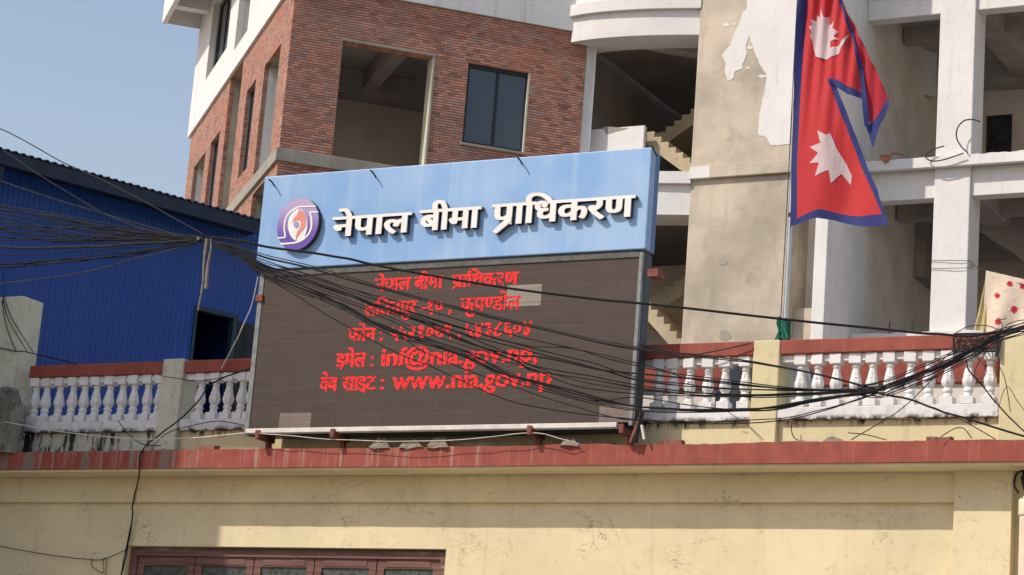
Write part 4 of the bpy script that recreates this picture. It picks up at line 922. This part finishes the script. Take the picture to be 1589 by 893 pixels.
for i in range(nu+1):
    for j in range(nz_+1):
        s_, t_ = i/nu, j/nz_; u = a_[0]+(b_[0]+.8-a_[0])*s_-.05*t_*(1-s_); ztop = a_[1]+(b_[1]-a_[1])*s_*(1+.8/(b_[0]-a_[0])) if 0 else a_[1]-.22*s_*2.1
        z = ztop-1.25*t_-.10*math.sin(s_*2.2)*t_; y = ys+.09*t_*math.sin(s_*17+t_*2.4)+.05*t_*math.sin(s_*7-t_*5)
        sm.v.append((u, y, z))
for i in range(nu):
    for j in range(nz_): a = i*(nz_+1)+j; sm.f.append((a, a+1, a+nz_+2, a+nz_+1))
bs = thing('bedsheet', 'cream bedsheet with red flowers hanging from a clothes line', 'bedsheet', W, (a_[0]+.5, ys, a_[1]-1.2))
sm.build('front_panel', M['sheet'], bs, smooth=True)
sm2 = MB()
for i in range(9):
    for j in range(15): s_, t_ = i/8, j/14; sm2.v.append((a_[0]-.005-.20*t_*(1-s_)+.02*s_, ys+.05+.03*math.sin(s_*9+t_*4), a_[1]-.01-1.13*t_))
for i in range(8):
    for j in range(14): a = i*15+j; sm2.f.append((a, a+1, a+16, a+15))
sm2.build('rear_panel', cloth('yellow_sheet_back', (.66, .55, .26)), bs, smooth=True)
lc = W.hy(1513, 414, RY+.35)
o = MB().tube([(cu1+.006, RY+.3, lc[1]+.02), (a_[0]-.05, ys+.1, a_[1]+.03), (a_[0]+.9, ys, a_[1]-.40), (a_[0]+1.9, ys, a_[1]-.86)], .008, 5).tube([(cu0-.02, RY-.02, lc[1]+.06), (cu1+.02, RY-.02, lc[1]+.02), (cu1+.03, RY+.3, lc[1]-.0)], .006, 5).tube([(cu0-.02, RY-.02, lc[1]-.10), (cu1+.02, RY-.02, lc[1]-.12), (cu1+.04, RY+.3, lc[1]-.05)], .006, 5).build('clothes_line', M['greycable'], None, W); tag(o, 'thin clothes line knotted round the white column', 'clothes line')

# ================================================================== loose bits on the roof edge
def lump(label, cat, px, py, wx, wz, mat, seed, y=.12, nm='brick'):
    soft = mat is M['mortar']
    u, z = F.hy(px, py, y); m_ = MB(); rnd = random.Random(seed); z = zt-.012
    m_.box(u-wx/2, u+wx/2, y-.05, y+.07, z, z+wz)
    o = m_.build(nm, mat, None); bm = bmesh.new(); bm.from_mesh(o.data); bmesh.ops.subdivide_edges(bm, edges=bm.edges[:], cuts=4, use_grid_fill=True)
    for v in bm.verts:
        n_ = noise.noise_vector(Vector((v.co.x*9+seed, v.co.y*9, v.co.z*9))); v.co += n_*(.03 if soft else .022)
        if soft: f_ = 1-.55*max(0, v.co.z/wz); v.co.x *= f_; v.co.y *= f_; v.co += noise.noise_vector(Vector((v.co.x*30+seed, v.co.y*30, v.co.z*30)))*.014
        if rnd.random() < .1: v.co.z -= .008
    bm.to_mesh(o.data); bm.free(); return tag(o, label, cat, 'loose bricks and lumps on the roof edge')
lump('broken brick lying on the roof edge left of the sign', 'brick', 324, 688, .25, .085, M['redbrick1'], 1)
lump('grey brown stone lump on the roof edge below the long balustrade', 'stone', 1295, 678, .28, .085, M['mortar'], 2, nm='stone')
lump('flat dark brick on the roof edge near the right end', 'brick', 1458, 678, .26, .075, M['redbrick1'], 3)
lump('flat red tile fragment lying left of the dark brick', 'tile', 1420, 681, .24, .03, M['rail'], 4, nm='tile_fragment')
lump('dark brown brick under the short balustrade beside the sign', 'brick', 1042, 682, .28, .07, M['redbrick1'], 5)
lump('pale mortar clump under the middle of the display', 'mortar lump', 592, 688, .26, .12, M['mortar'], 6, .02, 'mortar_lump')
lump('larger pale mortar clump under the display', 'mortar lump', 682, 688, .30, .12, M['mortar'], 7, .02, 'mortar_lump')
lump('pale mortar clump between two feet of the display', 'mortar lump', 640, 689, .34, .09, M['mortar'], 9, .03, 'mortar_lump')
lump('knotted cement lump under the right half of the display', 'mortar lump', 885, 684, .26, .09, M['mortar'], 8, .02, 'mortar_lump')
# debris at the foot of the right post
for lab, pts, w_, mt, nm in (('rusty steel strut leaning at the right foot of the display', [(978, 690), (992, 650)], .022, 'rust', 'strut'), ('white plastic strip leaning at the right foot of the display', [(996, 660), (1000, 682)], .018, 'whitebar', 'strip'), ('dark bent strut behind the right foot of the display', [(985, 690), (996, 640)], .03, 'iron', 'strut')):
    q = [(lambda v: (v[0], -.08, v[1]))(F.hy(a, b, -.08)) for a, b in pts]; q[0] = (q[0][0], q[0][1], max(q[0][2], zt)); o = MB().tube(q, w_, 4, 1).build(nm, M[mt], None); tag(o, lab, 'strut' if nm == 'strut' else 'strip')
# wrought iron grille leaning at the rail's right end
gi = lambda a, b: (lambda v: (v[0], .28, v[1]))(F.hy(1220+a/4.252, 490+b/4.252, .28))
gr = thing('iron_grille', 'small dark scrolled iron grille at the right end of the red rail', 'grille', F, gi(1250, 240))
m_ = MB(); m_.tube([gi(1108, 120), gi(1105, 238)], .014, 5, 1).tube([gi(1105, 238), gi(1395, 236)], .012, 5, 1).tube([gi(1108, 122), gi(1395, 118)], .012, 5, 1).tube([gi(1395, 118), gi(1392, 270)], .022, 5, 1)
m_.build('frame', M['iron'], gr)
m_ = MB()
for x0 in (1110, 1180, 1250, 1320):
    m_.tube([gi(x0, 230), gi(x0+12, 180), gi(x0+40, 150), gi(x0+62, 175), gi(x0+60, 215), gi(x0+35, 230), gi(x0+20, 200)], .008, 5).tube([gi(x0, 125), gi(x0+35, 180), gi(x0+66, 232)], .007, 5)
m_.build('scrollwork', M['iron'], gr)

# ================================================================== overhead cables
def cab(pts, r, label, group=None, d=None, mat='black', name='cable', jit=0.):
    q = []
    for i, p in enumerate(pts):
        dd_ = p[2] if len(p) > 2 else d; u, z = F.hy(p[0], p[1], -dd_); q.append((u, -dd_, z))
    if len(q) > 4:
        q = [tuple(v) for v in spline(q, 3)]; sd_ = pts[1][1]*.37+pts[2][0]*.11
        q = [(a+.0, b+.02*noise.noise((i*.6, sd_, 1)), c+(.011*noise.noise((i*.45, sd_, 2))+.007*noise.noise((i*1.3, sd_, 5)))*(0 < i < len(q)-1)) for i, (a, b, c) in enumerate(q)]
        if mat == 'black': mat = ('black', 'black', 'black2', 'black', 'black3')[int(sd_*10) % 5]
    o = MB().tube(q, r*((.78 if r > .0165 else .66) if q[0][1] < -1 else .8), 6, 4).build(name, M[mat], None, merge=False, smooth=True)
    return tag(o, label, 'cable', group)
KN = (319, 371)
DK = 3.6                                        # the splice hangs this far in front of the cornice
def left(pts, r, label, grp=None, mat='black'): return cab([(a, b, DK+.5*(319-a)/330) for a, b in pts], r, label, grp, mat=mat)
GL = 'black cables fanning left of the splice'; LL = 'thin black cable of the fan running left from the knotted splice'
left([(-30, 195), (0, 200), (55, 228), (101, 254), (188, 294), (316, 364)], .010, 'cable hanging along the shed eave down to the knotted splice', None, 'greycable')
left([(5, 233), (60, 271), (134, 316), (175, 338), (235, 358), (318, 370)], .008, 'thin grey cable dropping from the shed eave corner to the splice', None, 'greycable')
left([(-30, 271), (0, 282), (90, 311), (168, 333), (262, 361), (318, 370)], .009, 'grey cable crossing the upper shed wall to the splice', None, 'greycable')
for pts, r in (([(-30, 312), (0, 318), (80, 332), (168, 347), (269, 365), (318, 371)], .010), ([(-30, 319), (0, 325), (70, 334), (170, 353), (270, 368), (318, 372)], .014), ([(-30, 327), (0, 335), (45, 346), (75, 354), (140, 356), (250, 370), (318, 372)], .010),
               ([(-30, 333), (0, 341), (60, 356), (95, 369), (150, 368), (250, 372), (318, 373)], .009), ([(-30, 352), (0, 353), (60, 352), (110, 355), (170, 363), (250, 368), (318, 371)], .010), ([(-30, 347), (0, 356), (30, 364), (75, 372), (160, 366), (240, 368), (318, 372)], .008),
               ([(-30, 367), (0, 369), (60, 371), (130, 374), (220, 372), (318, 372)], .010), ([(-30, 338), (0, 344), (70, 358), (130, 352), (190, 364), (318, 370)], .008), ([(40, 352), (90, 362), (130, 372), (175, 366), (240, 374), (318, 373)], .009),
               ([(-30, 410), (0, 411), (60, 408), (130, 404), (200, 395), (265, 384), (318, 373)], .011), ([(-30, 416), (0, 416), (60, 411), (130, 404), (215, 394), (270, 382), (318, 374)], .013)):
    left(pts, r, LL, GL)
rs = random.Random(11)
for i in range(11):
    y0 = rs.uniform(306, 378); sag = rs.uniform(6, 26)*(1 if y0 < 350 else .35); pts = [(x, y0+(371-y0)*t+sag*4*t*(1-t)*(1-.4*t)+rs.uniform(-1.5, 1.5)) for t in [j/9 for j in range(10)] for x in [-30+348*t]]
    left(pts, rs.uniform(.0065, .011), LL, GL)
for i in range(4):
    y0 = rs.uniform(396, 432); pts = [(-30+348*t, y0+(374-y0)*t**1.5+rs.uniform(-1, 1)) for t in [j/8 for j in range(9)]]
    left(pts, rs.uniform(.007, .010), LL, GL)
left([(-30, 383), (0, 384), (85, 385), (160, 382), (240, 377), (318, 373)], .019, 'thickest black cable of the fan left of the splice')
left([(-30, 446), (0, 441), (60, 434), (140, 421), (230, 397), (318, 374)], .011, 'lowest grey cable of the fan left of the splice', None, 'greycable')
# the splice and its hanging ropes
kn = thing('cable_splice', 'knotted cable splice where the overhead cables meet before the shed', 'cable splice', F, (F.hy(*KN, -DK)[0], -DK, F.hy(*KN, -DK)[1]))
ku, kz = F.hy(*KN, -DK); m_ = MB(); random.seed(5)
for i in range(6):
    u_ = ku-.07+i*.028; m_.tube([(u_+.02*math.sin(w*2+i), -DK+.05*math.cos(w), kz-.0+(.06+.02*(i % 3))*math.sin(w)) for w in [2*math.pi*j/10 for j in range(11)]], .011, 6, 2)
for i in range(5):
    z_ = kz-.06-.024*i; m_.tube([(ku+.02+.045*math.cos(w), -DK+.035*math.sin(w), z_+.01*math.sin(w*2+i)) for w in [2*math.pi*j/10 for j in range(11)]], .011, 6, 2)
MB().box(ku-.085, ku-.05, -DK-.05, -DK-.02, kz-.02, kz+.015).build('clip', M['rope'], kn, bevel=.008)
MB().tube([(ku+.02, -DK, kz), (ku+.015, -DK, kz-.25), (ku+.03, -DK, kz-.5), (ku+.005, -DK, kz-.80)], .020, 8, 6, lambda t: 1-.55*t).build('rope', M['rope'], kn, smooth=True)
MB().tube([(ku+.07, -DK, kz), (ku+.085, -DK, kz-.12), (ku+.07, -DK, kz-.32), (ku+.08, -DK, kz-.56)], .014, 8, 10, lambda t: .5+t*1.1+.12*math.sin(t*60)).build('frayed_rope', M['rope'], kn, smooth=True)
# right of the splice, across the display
def right(pts, r, label, grp=None, mat='black', d0=DK, d1=2.1):
    return cab([(a, b, d0+(d1-d0)*min(1., max(0., (a-319)/(1363-319)))) for a, b in pts], r, label, grp, mat=mat)
GR = 'black cables slanting across the display'; LR = 'thin black cable slanting across the display from the splice'
right([(319, 368), (370, 373), (415, 383), (520, 398), (600, 414), (800, 450), (1000, 471), (1220, 496), (1400, 514), (1480, 521), (1530, 519), (1589, 508), (1640, 498)], .017, 'topmost black cable across the blue sign towards the right pier', d1=1.6)
fan = [([(326, 374), (370, 385), (415, 401), (520, 428), (660, 468), (833, 510), (1000, 546), (1130, 559), (1234, 575), (1340, 600), (1363, 604)], .009),
       ([(326, 375), (370, 387), (412, 405), (520, 440), (660, 481), (809, 524), (896, 543), (993, 570), (1080, 585), (1233, 603), (1363, 605)], .009),
       ([(326, 374), (365, 386), (412, 408), (500, 433), (580, 462), (660, 493), (745, 518), (826, 538), (882, 541), (1000, 567), (1090, 592), (1240, 604), (1363, 605)], .008),
       ([(326, 376), (370, 392), (412, 412), (520, 448), (600, 478), (660, 496), (729, 524), (799, 553), (830, 569), (915, 584), (1000, 600), (1110, 612), (1233, 611), (1363, 606)], .010),
       ([(326, 376), (370, 392), (410, 416), (520, 452), (640, 494), (700, 522), (781, 548), (850, 556), (930, 574), (1000, 581), (1133, 594), (1233, 605), (1363, 606)], .014),
       ([(326, 377), (370, 395), (410, 420), (480, 448), (560, 490), (600, 508), (660, 530), (712, 549), (781, 580), (854, 597), (965, 627), (1010, 632), (1100, 637), (1195, 633), (1271, 619), (1363, 607)], .016),
       ([(326, 377), (370, 397), (409, 424), (480, 452), (540, 478), (600, 511), (660, 527), (720, 545), (800, 585), (870, 605), (960, 628), (1057, 635), (1195, 634), (1271, 620), (1363, 608)], .013),
       ([(326, 377), (370, 398), (408, 427), (470, 457), (530, 472), (580, 500), (620, 522), (660, 547), (743, 581), (813, 606), (945, 646), (1000, 652), (1095, 655), (1210, 649), (1287, 633), (1363, 609)], .008),
       ([(326, 378), (370, 400), (408, 430), (450, 453), (520, 497), (600, 540), (660, 566), (775, 616), (854, 636), (993, 652), (1095, 658), (1215, 652), (1290, 634), (1363, 610)], .009),
       ([(326, 378), (372, 400), (409, 426), (500, 462), (570, 500), (640, 525), (740, 557), (840, 600), (920, 622), (990, 617), (1090, 632), (1195, 637), (1271, 622), (1363, 609)], .009),
       ([(326, 376), (372, 393), (411, 414), (490, 440), (590, 476), (700, 512), (800, 540), (920, 570), (1000, 592), (1090, 602), (1200, 606), (1363, 606)], .010),
       ([(326, 377), (370, 396), (409, 422), (500, 455), (560, 478), (610, 500), (690, 535), (800, 565), (900, 600), (1000, 612), (1110, 616), (1220, 615), (1363, 607)], .009)]
for pts, r in fan: right(pts, r, LR, GR)
for i in range(9):                              # further loose strands, each a little off one of the main ones
    pts, r = fan[rs.randrange(len(fan))]; dy = rs.uniform(-9, 9); n_ = len(pts)
    right([(a, b+dy*math.sin(math.pi*min(1, j/(n_-1)*1.02))+rs.uniform(-1.5, 1.5)*(0 < j < n_-1)) for j, (a, b) in enumerate(pts)], rs.uniform(.006, .011), LR, GR)
# main bundle rising over the right balustrade to the pier
GB = 'black cables of the bundle climbing over the right balustrade'
for i, (dy, r, dd_) in enumerate(((0, .015, .0), (-5, .011, -.05), (5, .011, -.02), (2, .010, .05), (-10, .009, .01), (10, .009, -.04), (-2, .012, -.08), (13, .007, .06), (-13, .007, -.1))):
    cab([(1330, 606+dy*.5, 2.15+dd_), (1363, 605+dy, 2.1+dd_), (1386, 599+dy, 1.9+dd_), (1448, 574+dy*1.1, 1.2+dd_*.7), (1509, 545+dy*.9, .6+dd_*.5), (1535, 528+dy*.8, .35+dd_*.5), (1560, 518+dy*.7, .2+dd_*.4), (1595, 508+dy*.8, .25+dd_), (1650, 494+dy*1.4, .3+dd_)], r, 'black cable in the thick bundle climbing to the right pier', GB)
cab([(1363, 611, 2.1), (1402, 617, 2.1), (1440, 630, 2.1), (1478, 644, 2.1), (1530, 660, 2.1), (1589, 677, 2.1), (1640, 690, 2.1)], .016, 'thick black cable dropping from the bundle to the right edge')
cab([(1500, 560, .3), (1503, 574, .3), (1525, 600, .2), (1547, 627, .15), (1575, 657, .1), (1600, 678, .1)], .010, 'black cable crossing the right pier diagonally down')
cab([(1547, 640, .1), (1562, 600, .1), (1580, 625, .1), (1600, 650, .1)], .005, 'hair thin wire looped on the right pier', None, None, 'greycable')
cab([(1321, 683, -.05), (1360, 660, -.1), (1401, 633, .1), (1440, 597, .2), (1467, 572, .28)], .007, 'thin grey wire rising from the roof edge to the bundle', None, None, 'greycable')
cab([(1316, 672, -.1), (1345, 675, -.1), (1375, 683, -.1)], .007, 'short brown wire lying by the stone lump', None, None, 'greycable')
cab([(1460, 678, -.1), (1480, 666, -.15), (1495, 665, -.2), (1508, 680, -.1)], .007, 'small wire hoop standing on the roof edge at right', None, None, 'greycable')
cab([(1470, 640, .1), (1500, 656, .0), (1545, 682, -.08)], .007, 'thin wire slanting down to the roof edge at right', None, None, 'greycable')
cab([(1002, 536, .0), (1060, 551, -.2), (1110, 545, -.25), (1165, 533, -.28)], .010, 'purple grey cable sagging along the short red rail', None, None, 'greycable')
cab([(1229, 655, -.30), (1228, 668, -.30), (1232, 679, -.28), (1240, 684, -.2)], .008, 'short cable stub running down the parapet beside the pier', None, None, 'greycable')
cab([(1130, 640, -.25), (1160, 660, -.3), (1185, 683, -.2)], .005, 'fine wire slanting down the cream parapet', None, None, 'greycable')
GT = 'fine wire tangles at the right pier'
for pts in ([(1478, 522), (1500, 508), (1528, 505), (1552, 512), (1570, 500), (1600, 496)], [(1440, 578), (1470, 552), (1505, 528), (1540, 522), (1556, 508), (1552, 498), (1562, 494)], [(1515, 552), (1530, 572), (1524, 588), (1512, 582), (1520, 560), (1536, 536)], [(1452, 596), (1462, 560), (1490, 545), (1530, 540), (1560, 522)], [(1556, 520), (1549, 560), (1560, 590), (1568, 640)], [(1400, 604), (1412, 588), (1440, 590), (1478, 566), (1520, 548)]):
    cab([(a, b, .42) for a, b in pts], .006, 'fine loose wire tangled round the cable bundle at the right pier', GT, None, 'greycable')
# left: cables over the left balustrade and down the wall
cab([(188, 893, -.44), (196, 862, -.44), (199, 842, -.44), (206, 800, -.44), (205, 788, -.38), (212, 757, -.38), (216, 737, .02), (217, 722, .03), (220, 700, .03), (242, 679, -.1), (286, 645, -.22), (309, 621, -.25), (333, 593, -.25), (390, 571, -.2)], .012, 'black cable running from the left balustrade down the yellow wall')
cab([(187, 900, -.45), (192, 868, -.45), (197, 845, -.45), (203, 815, -.45)], .008, 'second cable beside the window frame on the yellow wall')
cab([(-20, 650, .05), (0, 654, .05), (80, 668, .05), (180, 679, .0), (280, 681, -.1), (380, 672, -.1)], .008, 'pale grey cable sagging below the left balustrade', None, None, 'whitebar')
cab([(240, 580, -.2), (270, 587, -.2), (300, 591, -.25), (335, 588, -.25), (390, 572, -.2)], .007, 'thin wire stretched across the top of the left pier', None, None, 'greycable')
cab([(240, 690, -.1), (262, 672, -.2), (300, 660, -.25), (340, 654, -.25), (390, 663, -.2)], .007, 'thin wire looping under the short left balustrade', None, None, 'greycable')
cab([(400, 430, .1), (392, 470, .0), (375, 510, -.1), (358, 545, -.2), (344, 572, -.3)], .009, 'pale wire hanging left of the display before the shed', None, None, 'whitebar')
cab([(183, 653, -.2), (200, 675, -.2), (222, 690, -.15), (250, 692, -.1)], .008, 'dark wire curling below the middle of the left balustrade', None, None, 'greycable')
for i, pts in enumerate(([(3, 466), (8, 500), (18, 530), (25, 545)], [(4, 462), (12, 494), (28, 523), (42, 546)], [(6, 460), (16, 490), (34, 520), (52, 548)], [(5, 420), (6, 450), (4, 470)])):
    cab([(a, b, -.17) for a, b in pts], .007, 'thin black wire tacked down the tall left pier', 'thin wires on the tall left pier')
cab([(-10, 538, -.17), (20, 544, -.17), (48, 548, -.16), (90, 558, -.2), (120, 566, -.28)], .009, 'black wire drooping from the tall left pier to the red rail')
cab([(-10, 846, -.47), (0, 848, -.46), (50, 857, -.46), (100, 864, -.46), (148, 869, -.46), (165, 867, -.46), (190, 856, -.46), (200, 848, -.46)], .007, 'thin cable strung along the shaded yellow wall', None, None, 'greycable')
cab([(141, 868, -.47), (144, 880, -.47), (155, 888, -.47), (161, 885, -.47), (160, 868, -.47), (166, 869, -.46), (164, 893, -.46)], .006, 'looped wire ends hanging on the shaded yellow wall', None, None, 'greycable')
# torn cable sheath sagging under the display
cab([(397, 672, .14), (450, 677, .13), (520, 682, .12), (640, 686, .12), (740, 680, .12), (823, 672, .13), (870, 680, .12), (900, 690, .05)], .0055, 'pale torn strip sagging under the display bar', None, None, 'whitebar')
bpy.context.view_layer.update()
